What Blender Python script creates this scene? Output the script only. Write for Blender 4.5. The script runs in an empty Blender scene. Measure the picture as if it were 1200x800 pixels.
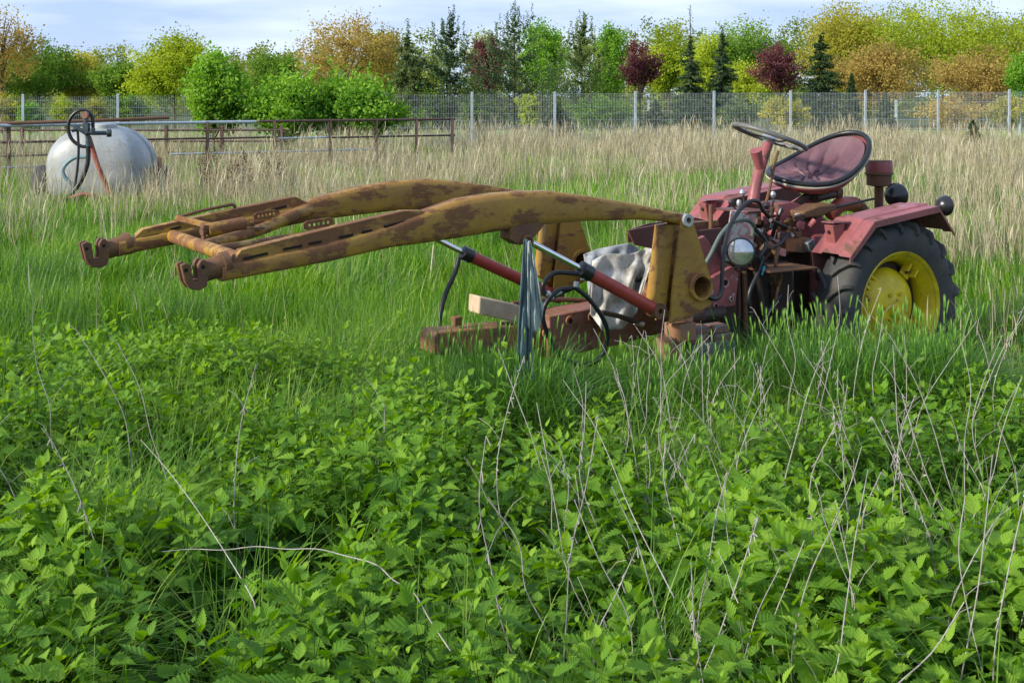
import bpy, bmesh, math, random
import numpy as np
from mathutils import Vector, Matrix

# ------------------------------------------------------------------ camera, light, exposure
FPX, HZ, CH = 1500.0, 112.0, 1.8        # focal length in photo pixels, horizon row, eye height
scene = bpy.context.scene
R = math.radians
COL = scene.collection
cam_d = bpy.data.cameras.new("camera"); cam = bpy.data.objects.new("camera", cam_d); COL.objects.link(cam)
cam_d.sensor_width = 36; cam_d.lens = 36 * FPX / 1200; cam_d.shift_y = -(400 - HZ) / 1200
cam_d.clip_start = 0.1; cam_d.clip_end = 3000
cam.location = (0, 0, CH); cam.rotation_euler = (R(90), 0, 0)
scene.camera = cam

SUN_EL, SUN_AZ = 25, 242                # azimuth the light comes from, degrees clockwise from +Y
w = bpy.data.worlds.new("World"); scene.world = w; w.use_nodes = True
nt = w.node_tree; nt.nodes.clear()
def wn(t, **k):
    n = nt.nodes.new(t)
    for a, b in k.items(): setattr(n, a, b)
    return n
out = wn('ShaderNodeOutputWorld'); bg = wn('ShaderNodeBackground'); bg.inputs[1].default_value = 0.135
sky = wn('ShaderNodeTexSky', sky_type='NISHITA', sun_disc=False, sun_elevation=R(SUN_EL), sun_rotation=R(SUN_AZ))
sky.air_density = 1.2; sky.dust_density = 0.6; sky.ozone_density = 2.0
tc = wn('ShaderNodeTexCoord'); mp = wn('ShaderNodeMapping'); mp.inputs['Scale'].default_value = (1, 1, 6.5)
mp.inputs['Location'].default_value = (3.1, 0.4, 0.2)
ns = wn('ShaderNodeTexNoise'); ns.inputs['Scale'].default_value = 2.6; ns.inputs['Detail'].default_value = 6; ns.inputs['Roughness'].default_value = 0.5
rp = wn('ShaderNodeValToRGB'); rp.color_ramp.elements[0].position = 0.36; rp.color_ramp.elements[0].color = (.8, .8, .8, 1)
rp.color_ramp.elements[1].position = 0.62; rp.color_ramp.elements[1].color = (.95, .95, .95, 1)
ns2 = wn('ShaderNodeTexNoise'); ns2.inputs['Scale'].default_value = 5; ns2.inputs['Detail'].default_value = 5
cr = wn('ShaderNodeValToRGB'); cr.color_ramp.elements[0].position = 0.40; cr.color_ramp.elements[0].color = (2.05, 2.75, 4.2, 1)
cr.color_ramp.elements[1].position = 0.66; cr.color_ramp.elements[1].color = (3.5, 4.05, 5.0, 1)
mx = wn('ShaderNodeMix', data_type='RGBA')
L = nt.links.new
L(tc.outputs['Generated'], mp.inputs[0]); L(mp.outputs[0], ns.inputs[0]); L(mp.outputs[0], ns2.inputs[0])
L(ns.outputs[0], rp.inputs[0]); L(ns2.outputs[0], cr.inputs[0])
L(rp.outputs[0], mx.inputs[0]); L(sky.outputs[0], mx.inputs[6]); L(cr.outputs[0], mx.inputs[7])
L(mx.outputs[2], bg.inputs[0]); L(bg.outputs[0], out.inputs[0])

sd = bpy.data.lights.new("sun", 'SUN'); sun = bpy.data.objects.new("sun", sd); COL.objects.link(sun)
sd.energy = 3.5; sd.angle = R(6); sd.color = (1.0, 0.92, 0.78)
az, el = R(SUN_AZ), R(SUN_EL)
sdir = Vector((math.sin(az) * math.cos(el), math.cos(az) * math.cos(el), math.sin(el)))
sun.rotation_euler = sdir.to_track_quat('Z', 'Y').to_euler()

vs = scene.view_settings
vs.view_transform = 'Standard'; vs.look = 'None'; vs.gamma = 1; vs.use_curve_mapping = False
vs.exposure = 0.9
scene.render.engine = 'CYCLES'
scene.render.resolution_x = 1024; scene.render.resolution_y = 682
cy = scene.cycles
cy.max_bounces = 6; cy.diffuse_bounces = 3; cy.transmission_bounces = 4; cy.transparent_max_bounces = 6

rng = np.random.default_rng(7)
rnd = random.Random(11)

# ------------------------------------------------------------------ helpers
def at(px, py, Y):
    """the point at depth Y that a photo pixel shows"""
    return Vector(((px - 600) / FPX * Y, Y, CH - (py - HZ) / FPX * Y))

def tag(o, label=None, cat=None, group=None, kind=None):
    if label: o['label'] = label
    if cat: o['category'] = cat
    if group: o['group'] = group
    if kind: o['kind'] = kind
    return o

def empty(name, loc=(0, 0, 0), rz=0):
    o = bpy.data.objects.new(name, None); COL.objects.link(o)
    o.location = loc; o.rotation_euler = (0, 0, rz); o.empty_display_size = 0.2
    return o

def copy_tree(o, parent=None):
    c = o.copy(); COL.objects.link(c); c.parent = parent
    for ch in [x for x in o.children]: copy_tree(ch, c)
    return c

def smooth_path(pts, n=8):
    """Catmull-Rom through the points"""
    P = [Vector(p) for p in pts]
    if len(P) < 3: return P
    Q = [P[0] * 2 - P[1]] + P + [P[-1] * 2 - P[-2]]; o = []
    for i in range(1, len(Q) - 2):
        a, b, c, d = Q[i - 1:i + 3]
        for k in range(n):
            t = k / n
            o.append(0.5 * ((2 * b) + (c - a) * t + (2 * a - 5 * b + 4 * c - d) * t * t + (3 * b - a - 3 * c + d) * t ** 3))
    o.append(P[-1]); return o

def cut(o, mb):
    c = mb.build('cutter', o.data.materials[0]); m = o.modifiers.new('b', 'BOOLEAN'); m.object = c; m.operation = 'DIFFERENCE'; m.solver = 'EXACT'
    c.matrix_world = Matrix.Identity(4); pr = o.parent; o.parent = None; bpy.context.view_layer.update()
    ev = o.evaluated_get(bpy.context.evaluated_depsgraph_get()); me = bpy.data.meshes.new_from_object(ev)
    o.modifiers.clear(); o.data = me; o.parent = pr; me.set_sharp_from_angle(angle=R(38)); bpy.data.objects.remove(c)

class MB:
    def __init__(s): s.v = []; s.f = []
    def add(s, vs, fs):
        b = len(s.v); s.v += [tuple(v) for v in vs]; s.f += [tuple(i + b for i in f) for f in fs]; return s
    def box(s, c, d, rot=None):
        m = rot if rot is not None else Matrix.Identity(3)
        c = Vector(c); vs = []
        for x in (-.5, .5):
            for y in (-.5, .5):
                for z in (-.5, .5): vs.append(c + m @ Vector((x * d[0], y * d[1], z * d[2])))
        return s.add(vs, [(0, 1, 3, 2), (4, 6, 7, 5), (0, 4, 5, 1), (2, 3, 7, 6), (0, 2, 6, 4), (1, 5, 7, 3)])
    def bar(s, p0, p1, w_, h_, up=(0, 0, 1)):
        p0, p1 = Vector(p0), Vector(p1); x = (p1 - p0); l = x.length; x.normalize()
        y = Vector(up).cross(x)
        if y.length < 1e-4: y = Vector((0, 1, 0)).cross(x)
        y.normalize(); z = x.cross(y)
        m = Matrix((x, y, z)).transposed()
        return s.box((p0 + p1) / 2, (l, w_, h_), m)
    def tube(s, pts, r, seg=10, caps=True, n=0):
        P = smooth_path(pts, n) if n else [Vector(p) for p in pts]
        m = len(P); vs = []; prev = None
        for i, p in enumerate(P):
            d = (P[min(i + 1, m - 1)] - P[max(i - 1, 0)])
            if d.length < 1e-9: d = Vector((0, 0, 1))
            d.normalize()
            if prev is None:
                a = d.cross(Vector((0, 0, 1)));
                if a.length < 1e-3: a = d.cross(Vector((1, 0, 0)))
            else: a = prev - d * prev.dot(d)
            a.normalize(); prev = a; b = d.cross(a)
            rr = r(i / (m - 1)) if callable(r) else r
            for k in range(seg):
                t = 2 * math.pi * k / seg; vs.append(p + (a * math.cos(t) + b * math.sin(t)) * rr)
        fs = []
        for i in range(m - 1):
            for k in range(seg):
                k2 = (k + 1) % seg; fs.append((i * seg + k, i * seg + k2, (i + 1) * seg + k2, (i + 1) * seg + k))
        if caps: fs.append(tuple(range(seg))[::-1]); fs.append(tuple((m - 1) * seg + k for k in range(seg)))
        return s.add(vs, fs)
    def cyl(s, p0, p1, r0, r1=None, seg=20, caps=True):
        r1 = r0 if r1 is None else r1
        return s.tube([p0, p1], lambda t: r0 + (r1 - r0) * t, seg, caps)
    def lathe(s, c, axis, prof, seg=40, closed=False):
        """prof: (radius, along)"""
        ax = Vector(axis).normalized(); a = ax.cross(Vector((0, 0, 1)))
        if a.length < 1e-3: a = Vector((1, 0, 0))
        a.normalize(); b = ax.cross(a); c = Vector(c); vs = []
        for (r, h) in prof:
            for k in range(seg):
                t = 2 * math.pi * k / seg; vs.append(c + ax * h + (a * math.cos(t) + b * math.sin(t)) * r)
        fs = []; m = len(prof)
        for i in range(m if closed else m - 1):
            j = (i + 1) % m
            for k in range(seg):
                k2 = (k + 1) % seg; fs.append((i * seg + k, i * seg + k2, j * seg + k2, j * seg + k))
        return s.add(vs, fs)
    def prism(s, poly, a0, a1):
        """poly in (x, z), thickness along y"""
        n = len(poly)
        ar = sum(poly[i][0] * poly[(i + 1) % n][1] - poly[(i + 1) % n][0] * poly[i][1] for i in range(n))
        if ar < 0: poly = poly[::-1]
        vs = [(p[0], a0, p[1]) for p in poly] + [(p[0], a1, p[1]) for p in poly]
        fs = [tuple(range(n)), tuple(range(n, 2 * n))[::-1]]
        for i in range(n):
            j = (i + 1) % n; fs.append((i, i + n, j + n, j))
        return s.add(vs, fs)
    def build(s, name, mat, parent=None, bevel=0, sharp=38, sub=0, solid=0):
        me = bpy.data.meshes.new(name); me.from_pydata(s.v, [], s.f); me.update()
        bm = bmesh.new(); bm.from_mesh(me); bmesh.ops.recalc_face_normals(bm, faces=bm.faces); bm.to_mesh(me); bm.free()
        me.polygons.foreach_set('use_smooth', [True] * len(me.polygons)); me.set_sharp_from_angle(angle=R(sharp))
        o = bpy.data.objects.new(name, me); COL.objects.link(o); me.materials.append(mat)
        if parent: o.parent = parent
        if solid: m = o.modifiers.new('solid', 'SOLIDIFY'); m.thickness = solid; m.offset = 0
        if bevel:
            m = o.modifiers.new('bevel', 'BEVEL'); m.width = bevel; m.segments = 2; m.limit_method = 'ANGLE'; m.angle_limit = R(35)
        if sub: m = o.modifiers.new('sub', 'SUBSURF'); m.levels = sub; m.render_levels = sub
        return o

def np_mesh(name, V, F, mat, parent=None, attrs=None, smooth=True):
    """V (n,3), F (m,k) all faces with k corners"""
    me = bpy.data.meshes.new(name); n, (m, k) = len(V), F.shape
    me.vertices.add(n); me.vertices.foreach_set('co', np.ascontiguousarray(V, dtype=np.float32).ravel())
    me.loops.add(m * k); me.loops.foreach_set('vertex_index', np.ascontiguousarray(F, dtype=np.int32).ravel())
    me.polygons.add(m); me.polygons.foreach_set('loop_start', np.arange(0, m * k, k, dtype=np.int32))
    me.polygons.foreach_set('use_smooth', np.full(m, smooth))
    for key, arr in (attrs or {}).items():
        a = me.attributes.new(key, 'FLOAT', 'POINT'); a.data.foreach_set('value', np.ascontiguousarray(arr, dtype=np.float32).ravel())
    me.update(calc_edges=True); me.validate()
    o = bpy.data.objects.new(name, me); COL.objects.link(o)
    me.materials.append(mat)
    if parent: o.parent = parent
    return o

# ------------------------------------------------------------------ materials
def new_mat(name):
    m = bpy.data.materials.new(name); m.use_nodes = True
    t = m.node_tree; b = t.nodes['Principled BSDF']; return m, t, b
def nn(t, kind, **k):
    n = t.nodes.new(kind)
    for a, b in k.items(): setattr(n, a, b)
    return n
def noise(t, scale, detail=6, rough=0.6, vec=None, coord='Object'):
    n = nn(t, 'ShaderNodeTexNoise'); n.inputs['Scale'].default_value = scale
    n.inputs['Detail'].default_value = detail; n.inputs['Roughness'].default_value = rough
    if vec is None: c = nn(t, 'ShaderNodeTexCoord'); vec = c.outputs[coord]
    t.links.new(vec, n.inputs['Vector']); return n
def ramp(t, src, stops):
    r = nn(t, 'ShaderNodeValToRGB'); e = r.color_ramp.elements
    while len(e) > 2: e.remove(e[-1])
    for i, (p, c) in enumerate(stops):
        if i < 2: e[i].position = p; x = e[i]
        else: x = e.new(p)
        x.color = (c, c, c, 1) if isinstance(c, (int, float)) else (*c, 1)
    t.links.new(src, r.inputs[0]); return r
def mixc(t, fac, a, b):
    m = nn(t, 'ShaderNodeMix', data_type='RGBA')
    for i, v in ((0, fac), (6, a), (7, b)):
        if isinstance(v, tuple): m.inputs[i].default_value = (*v, 1)
        elif isinstance(v, (int, float)): m.inputs[i].default_value = v
        else: t.links.new(v, m.inputs[i])
    return m.outputs[2]
def bump(t, b, src, strength=0.3, dist=0.01):
    n = nn(t, 'ShaderNodeBump'); n.inputs['Strength'].default_value = strength; n.inputs['Distance'].default_value = dist
    t.links.new(src, n.inputs['Height']); t.links.new(n.outputs[0], b.inputs['Normal'])

def worn_paint(name, paint, paint2, rust, rust2, thr=0.5, scale=5, rough=0.5, edge=0.02, chips=None, spec=0.4, wear=None):
    m, t, b = new_mat(name)
    tcs = nn(t, 'ShaderNodeTexCoord'); mps = nn(t, 'ShaderNodeMapping'); mps.inputs['Scale'].default_value = (.55, 1, 1.3) if name.startswith('ochre') else (1, 1, 1)
    t.links.new(tcs.outputs['Object'], mps.inputs[0]); a = noise(t, scale, 12, 0.68, mps.outputs[0]); bb = noise(t, scale * 4.3, 6, 0.7); c = noise(t, scale * 0.7, 3); d = noise(t, 60, 4)
    src = a.outputs[0]
    if name.startswith('ochre'):
        tcx = nn(t, 'ShaderNodeTexCoord'); sp_ = nn(t, 'ShaderNodeSeparateXYZ'); t.links.new(tcx.outputs['Object'], sp_.inputs[0])
        mr_ = nn(t, 'ShaderNodeMapRange'); mr_.inputs[1].default_value = 2.0; mr_.inputs[2].default_value = 4.3; mr_.inputs[3].default_value = -.01; mr_.inputs[4].default_value = .06
        t.links.new(sp_.outputs[0], mr_.inputs[0]); ad = nn(t, 'ShaderNodeMath', operation='ADD'); t.links.new(src, ad.inputs[0]); t.links.new(mr_.outputs[0], ad.inputs[1]); src = ad.outputs[0]
    mask = ramp(t, src, [(thr - edge, 0.0), (thr + edge, 1.0)])
    pc = mixc(t, ramp(t, bb.outputs[0], [(0.35, 0.0), (0.7, 1.0)]).outputs[0], paint, paint2)
    rc = mixc(t, ramp(t, bb.outputs[0], [(0.35, 0.0), (0.65, 1.0)]).outputs[0], rust, rust2)
    col = mixc(t, mask.outputs[0], pc, rc)
    if chips:
        e = noise(t, scale * 2.2, 8, 0.7)
        e.noise_dimensions = '4D'; e.inputs['W'].default_value = 3.3
        k = ramp(t, e.outputs[0], [(chips[1], 0.0), (chips[1] + 0.015, 1.0)])
        col = mixc(t, k.outputs[0], col, chips[0])
    dm = mixc(t, ramp(t, c.outputs[0], [(0.3, 0.0), (0.75, 0.62)]).outputs[0], col, rust)
    if wear:        # paint rubbed off along the edges
        bv = nn(t, 'ShaderNodeBevel', samples=4); bv.inputs['Radius'].default_value = .007; ge = nn(t, 'ShaderNodeNewGeometry')
        dt = nn(t, 'ShaderNodeVectorMath', operation='DOT_PRODUCT'); t.links.new(bv.outputs[0], dt.inputs[0]); t.links.new(ge.outputs['Normal'], dt.inputs[1])
        ed = nn(t, 'ShaderNodeMath', operation='SUBTRACT'); ed.inputs[0].default_value = 1.0; t.links.new(dt.outputs['Value'], ed.inputs[1])
        fn = noise(t, 26, 6, .7); ml = nn(t, 'ShaderNodeMath', operation='MULTIPLY'); t.links.new(ed.outputs[0], ml.inputs[0]); t.links.new(ramp(t, fn.outputs[0], [(.42, 0.0), (.58, 1.0)]).outputs[0], ml.inputs[1])
        dm = mixc(t, ramp(t, ml.outputs[0], [(.02, 0.0), (.10, .85)]).outputs[0], dm, rust2 if wear is True else wear)
    t.links.new(dm, b.inputs['Base Color'])
    rr = nn(t, 'ShaderNodeMapRange'); rr.inputs[3].default_value = rough; rr.inputs[4].default_value = 0.85
    t.links.new(mask.outputs[0], rr.inputs[0]); t.links.new(rr.outputs[0], b.inputs['Roughness'])
    b.inputs['Specular IOR Level'].default_value = spec
    mh = nn(t, 'ShaderNodeMath', operation='ADD'); t.links.new(d.outputs[0], mh.inputs[0])
    t.links.new(mask.outputs[0], mh.inputs[1]); bump(t, b, mh.outputs[0], 0.35, 0.003)
    return m
def plain(name, col, rough=0.6, metal=0.0, var=0.25, scale=12, bmp=0.15, spec=0.4):
    m, t, b = new_mat(name)
    n = noise(t, scale, 6); dark = tuple(c * (1 - var) for c in col); light = tuple(min(1, c * (1 + var)) for c in col)
    r = ramp(t, n.outputs[0], [(0.3, dark), (0.7, light)]); t.links.new(r.outputs[0], b.inputs['Base Color'])
    b.inputs['Roughness'].default_value = rough; b.inputs['Metallic'].default_value = metal; b.inputs['Specular IOR Level'].default_value = spec
    if bmp: bump(t, b, noise(t, scale * 6, 4).outputs[0], bmp, 0.004)
    return m
def foliage(name, stops, trans=0.45, rough=0.55, veins=False, spec=0.3):
    m, t, b = new_mat(name)
    at_ = nn(t, 'ShaderNodeAttribute', attribute_name='v')
    r = ramp(t, at_.outputs['Fac'], stops); col = r.outputs[0]
    if veins:
        ww = nn(t, 'ShaderNodeAttribute', attribute_name='w'); ss = nn(t, 'ShaderNodeAttribute', attribute_name='s')
        ab = nn(t, 'ShaderNodeMath', operation='ABSOLUTE'); t.links.new(ww.outputs['Fac'], ab.inputs[0])
        m1 = nn(t, 'ShaderNodeMath', operation='MULTIPLY_ADD'); m1.inputs[1].default_value = -0.28
        t.links.new(ab.outputs[0], m1.inputs[0]); t.links.new(ss.outputs['Fac'], m1.inputs[2])
        m2 = nn(t, 'ShaderNodeMath', operation='MULTIPLY'); m2.inputs[1].default_value = 30.0; t.links.new(m1.outputs[0], m2.inputs[0])
        sn = nn(t, 'ShaderNodeMath', operation='SINE'); t.links.new(m2.outputs[0], sn.inputs[0])
        mr = ramp(t, ab.outputs[0], [(0.0, 0.0), (0.10, 1.0)])
        hh = nn(t, 'ShaderNodeMath', operation='MULTIPLY'); t.links.new(sn.outputs[0], hh.inputs[0]); t.links.new(mr.outputs[0], hh.inputs[1])
        bp = nn(t, 'ShaderNodeBump'); bp.inputs['Strength'].default_value = 0.3; bp.inputs['Distance'].default_value = 0.0025
        t.links.new(hh.outputs[0], bp.inputs['Height']); t.links.new(bp.outputs[0], b.inputs['Normal'])
        vr = ramp(t, hh.outputs[0], [(0.0, 0.0), (1.0, 1.0)])
        dk = nn(t, 'ShaderNodeMix', data_type='RGBA', blend_type='MULTIPLY'); dk.inputs[0].default_value = 0.14
        t.links.new(col, dk.inputs[6]); t.links.new(ramp(t, hh.outputs[0], [(0.0, (0.62, 0.7, 0.6)), (0.6, (1, 1, 1))]).outputs[0], dk.inputs[7]); col = dk.outputs[2]
    t.links.new(col, b.inputs['Base Color']); b.inputs['Roughness'].default_value = rough; b.inputs['Specular IOR Level'].default_value = spec
    tr = nn(t, 'ShaderNodeBsdfTranslucent'); mx_ = nn(t, 'ShaderNodeMixShader'); mx_.inputs[0].default_value = trans
    hs = nn(t, 'ShaderNodeHueSaturation'); hs.inputs['Saturation'].default_value = 1.1; hs.inputs['Value'].default_value = 1.5; hs.inputs['Hue'].default_value = 0.49
    t.links.new(col, hs.inputs['Color']); t.links.new(hs.outputs[0], tr.inputs[0])
    t.links.new(b.outputs[0], mx_.inputs[1]); t.links.new(tr.outputs[0], mx_.inputs[2])
    t.links.new(mx_.outputs[0], t.nodes['Material Output'].inputs[0])
    return m

OCHRE = worn_paint('ochre_rusty_paint', (.37, .22, .028), (.30, .16, .026), (.19, .085, .03), (.11, .05, .028), 0.53, 7.5, 0.45, edge=.03, wear=True)
RUSTY = worn_paint('heavy_rust', (.12, .055, .03), (.09, .045, .035), (.17, .085, .03), (.065, .035, .025), 0.52, 9, 0.7)
PINK = worn_paint('faded_red_paint', (.345, .098, .105), (.25, .068, .072), (.10, .05, .04), (.15, .065, .04), 0.59, 6, 0.42, chips=((.36, .36, .37), 0.645), wear=(.20, .13, .11))
PINKW = worn_paint('peeling_red_and_grey_paint', (.42, .10, .085), (.34, .07, .06), (.45, .44, .42), (.34, .35, .33), 0.50, 14, 0.5)
BEAMR = worn_paint('rusty_pinkish_beam', (.24, .11, .10), (.19, .08, .07), (.24, .10, .045), (.10, .05, .03), 0.50, 7, 0.6)
BEAMO = worn_paint('orange_rust_beam', (.30, .12, .055), (.36, .16, .07), (.12, .06, .04), (.2, .14, .07), 0.52, 10, 0.7)
REDH = plain('red_hydraulic_paint', (.33, .045, .035), 0.42, var=0.15, scale=20)
MAROON = worn_paint('maroon_plate', (.10, .035, .035), (.075, .028, .03), (.12, .05, .03), (.07, .035, .03), 0.6, 6, 0.55)
YEL = worn_paint('yellow_rim_paint', (.78, .63, .01), (.68, .53, .01), (.16, .08, .03), (.2, .12, .03), 0.64, 9, 0.42, wear=(.16, .09, .04))
TYRE = worn_paint('dusty_tyre_rubber', (.028, .031, .036), (.042, .045, .05), (.085, .075, .06), (.05, .045, .04), 0.60, 6, 0.75, edge=.08)
BLACK = plain('black_rubber', (.012, .013, .015), 0.38, var=0.3)
BLKP = plain('black_painted_metal', (.016, .016, .018), 0.3, var=0.3, spec=0.5)
GREASE = worn_paint('greasy_dark_metal', (.02, .018, .017), (.03, .022, .02), (.07, .035, .02), (.05, .03, .02), 0.56, 14, 0.5)
CHROME = plain('chrome_rod', (.75, .77, .78), 0.13, metal=1.0, var=0.06, bmp=0.03)
STEEL = plain('dull_steel', (.42, .43, .44), 0.42, metal=0.7, var=0.25)
GALV = plain('galvanised_steel', (.42, .47, .52), 0.5, metal=0.35, var=0.2, scale=8)
PIPE = plain('brown_rusty_pipe', (.085, .05, .042), 0.8, var=0.4, scale=10)
LEATH = None
WOODG = plain('grey_weathered_wood', (.17, .15, .13), 0.85, var=0.35, scale=20)

def leather():
    m, t, b = new_mat('faded_maroon_vinyl')
    n = noise(t, 5, 6); r = ramp(t, n.outputs[0], [(0.3, (.08, .034, .045)), (0.72, (.155, .072, .085))])
    t.links.new(r.outputs[0], b.inputs['Base Color']); b.inputs['Roughness'].default_value = 0.5
    bump(t, b, noise(t, 16, 5).outputs[0], 0.35, 0.01); return m
LEATH = leather()
def cloth_mat(name, a, c):
    m, t, b = new_mat(name)
    n = noise(t, 7, 7, 0.7); r = ramp(t, n.outputs[0], [(0.4, a), (0.6, c)]); t.links.new(r.outputs[0], b.inputs['Base Color'])
    b.inputs['Roughness'].default_value = 0.9; b.inputs['Sheen Weight'].default_value = 0.2
    bump(t, b, noise(t, 28, 6).outputs[0], 0.5, 0.01); return m
CLOTHW = cloth_mat('dirty_white_cloth', (.20, .185, .155), (.50, .49, .45))
CLOTHG = cloth_mat('blue_grey_cloth', (.13, .14, .15), (.30, .31, .32))
CLOTHT = cloth_mat('teal_grey_cloth', (.055, .105, .125), (.11, .17, .19))
CLOTHP = cloth_mat('pale_grey_green_cloth', (.20, .25, .24), (.33, .38, .36))
BRICK = worn_paint('old_brick', (.22, .085, .06), (.16, .08, .065), (.20, .19, .18), (.14, .12, .11), 0.55, 16, 0.9)
BRICKO = worn_paint('orange_brick', (.36, .17, .08), (.28, .13, .07), (.2, .13, .1), (.25, .2, .15), 0.6, 14, 0.9)
CONC = plain('grey_concrete', (.15, .155, .15), 0.9, var=0.25, scale=14, bmp=0.5)
BLOCKM = worn_paint('pale_splintered_block', (.52, .42, .30), (.44, .35, .25), (.30, .17, .1), (.5, .45, .38), 0.58, 16, 0.9)

# ------------------------------------------------------------------ the ground
def ground_h(x, y):
    return 0.0
def ground_mat():
    m, t, b = new_mat('meadow_soil_and_turf')
    a = noise(t, 0.35, 8, 0.65); c = noise(t, 6, 6, 0.7)
    r1 = ramp(t, a.outputs[0], [(0.35, (.045, .085, .016)), (0.6, (.07, .10, .025)), (0.75, (.11, .105, .05))])
    r2 = ramp(t, c.outputs[0], [(0.3, (.03, .045, .012)), (0.7, (.07, .10, .03))])
    t.links.new(mixc(t, 0.5, r1.outputs[0], r2.outputs[0]), b.inputs['Base Color']); b.inputs['Roughness'].default_value = 0.95
    bump(t, b, c.outputs[0], 0.8, 0.05); return m
MB().add([(-600, -60, 0), (600, -60, 0), (600, 1600, 0), (-600, 1600, 0)], [(0, 1, 2, 3)]).build('ground', ground_mat())['kind'] = 'structure'
m_, t_, b_ = new_mat('mown_lawn'); r_ = ramp(t_, noise(t_, 1.3, 6).outputs[0], [(0.3, (.13, .24, .03)), (0.7, (.24, .34, .06))])
t_.links.new(r_.outputs[0], b_.inputs['Base Color']); b_.inputs['Roughness'].default_value = 0.95
MB().add([(-60, 44, .004), (80, 44, .004), (95, 66, .004), (-60, 66, .004)], [(0, 1, 2, 3)]).build('lawn', m_)['kind'] = 'structure'

# fence line behind the field: posts every 2.5 m
FN0 = np.array([-13.44, 35.2]); FST = np.array([2.453, 0.499])
def fence_pt(n): return FN0 + FST * n
fence = tag(empty('mesh_fence', (*fence_pt(-6), 0)), 'long galvanised wire mesh fence with steel posts at the far end of the field', 'fence')
f0 = Vector((*fence_pt(-6), 0))
fdir = Vector((FST[0], FST[1], 0)).normalized()
def ftop(n): return 1.78 + 0.013 * n
for n in range(-6, 17):
    p = Vector((*fence_pt(n), 0)) - f0
    MB().box(p + Vector((0, -.03, (ftop(n) + .06) / 2)), (.065, .05, ftop(n) + .06), Matrix.Rotation(math.atan2(fdir.y, fdir.x), 3, 'Z')).build('post', GALV, fence)
    if n < 16:
        q = Vector((*fence_pt(n + 1), 0)) - f0; mb = MB(); zt = ftop(n)
        for k in range(1, 50):
            c = p + (q - p) * k / 50; r = .0030
            r = .0023
            mb.add([c + Vector((dx, dy, z)) for z in (.05, zt) for dx, dy in ((-r, 0), (0, -r), (r, 0), (0, r))],
                   [(i, (i + 1) % 4, 4 + (i + 1) % 4, 4 + i) for i in range(4)])
        for z in np.arange(.06, zt + .01, .2):
            z = min(z, zt - .01)
            for off in (-.008, .008): mb.bar(p + Vector((0, off, z)), q + Vector((0, off, z)), .004, .005)
        mb.build('mesh_panel', GALV, fence)
# farther post and wire fence beyond the lawn
far = tag(empty('wire_fence', at(940, 0, 58).to_2d().to_3d()), 'farther wire fence with pale posts beyond the lawn on the right', 'fence')
fp = Vector((far.location.x, far.location.y, 0))
for px in (760, 850, 938, 976, 1050, 1122, 1195, 1265):
    c = at(px, 0, 58); MB().box((c.x - fp.x, 0, .8), (.09, .09, 1.6)).build('post', GALV, far)
mb = MB()
for z in (.3, .7, 1.1, 1.5): mb.bar((at(740, 0, 58).x - fp.x, -.06, z), (at(1290, 0, 58).x - fp.x, -.06, z), .012, .012)
mb.build('wire', GALV, far)

# ------------------------------------------------------------------ trees
def treetone(name, a, b_, c, trans=0.35): return foliage(name, [(0.0, a), (0.5, b_), (1.0, c)], trans, 0.7, spec=0.15)
TM = {
 'green': treetone('mid_green_foliage', (.06, .13, .018), (.13, .24, .03), (.22, .35, .05), .4),
 'bright': treetone('bright_spring_foliage', (.08, .20, .025), (.16, .33, .035), (.30, .47, .07), 0.45),
 'lime': treetone('yellow_green_foliage', (.17, .23, .02), (.31, .39, .035), (.45, .51, .07), 0.45),
 'olive': treetone('olive_budding_foliage', (.19, .20, .03), (.35, .34, .05), (.48, .45, .08), 0.45),
 'brown': treetone('brown_budding_foliage', (.23, .17, .05), (.37, .28, .08), (.50, .39, .12), 0.45),
 'purple': treetone('dark_purple_foliage', (.08, .028, .035), (.15, .05, .06), (.24, .10, .08), 0.4),
 'fir': treetone('dark_conifer_needles', (.018, .042, .016), (.035, .07, .025), (.06, .10, .03), 0.1),
 'pine': treetone('pine_needles', (.035, .07, .025), (.08, .13, .035), (.15, .20, .05), 0.2),
 'blue': treetone('blue_green_conifer_needles', (.035, .07, .03), (.065, .11, .045), (.11, .16, .07), 0.2),
 'pale': treetone('pale_spruce_needles', (.06, .10, .035), (.12, .17, .055), (.18, .23, .08), 0.2),
 'wood': treetone('distant_wood_foliage', (.11, .16, .03), (.20, .26, .045), (.33, .36, .07), .45),
}
BARK = plain('brown_bark', (.075, .055, .04), 0.9, var=0.4, scale=10, bmp=0.5)
def cards(P, size, v, aspect=0.7, up_bias=0.0):
    """a small bent leaf-cluster (two triangles off plane) at each point"""
    n = len(P)
    d = rng.normal(size=(n, 3)); d[:, 2] += up_bias; d /= np.linalg.norm(d, axis=1)[:, None]
    e = np.cross(d, rng.normal(size=(n, 3))); e /= np.linalg.norm(e, axis=1)[:, None]
    nn_ = np.cross(d, e); s = size[:, None] if hasattr(size, '__len__') else size
    V = np.stack([P - d * s * .5, P + e * s * .5 * aspect + nn_ * s * .12, P + d * s * .5, P - e * s * .5 * aspect + nn_ * s * .12], 1)
    F = (np.arange(n)[:, None] * 4 + np.array([[0, 1, 2, 3]]))
    return V.reshape(-1, 3), F, np.repeat(v, 4)
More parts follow.
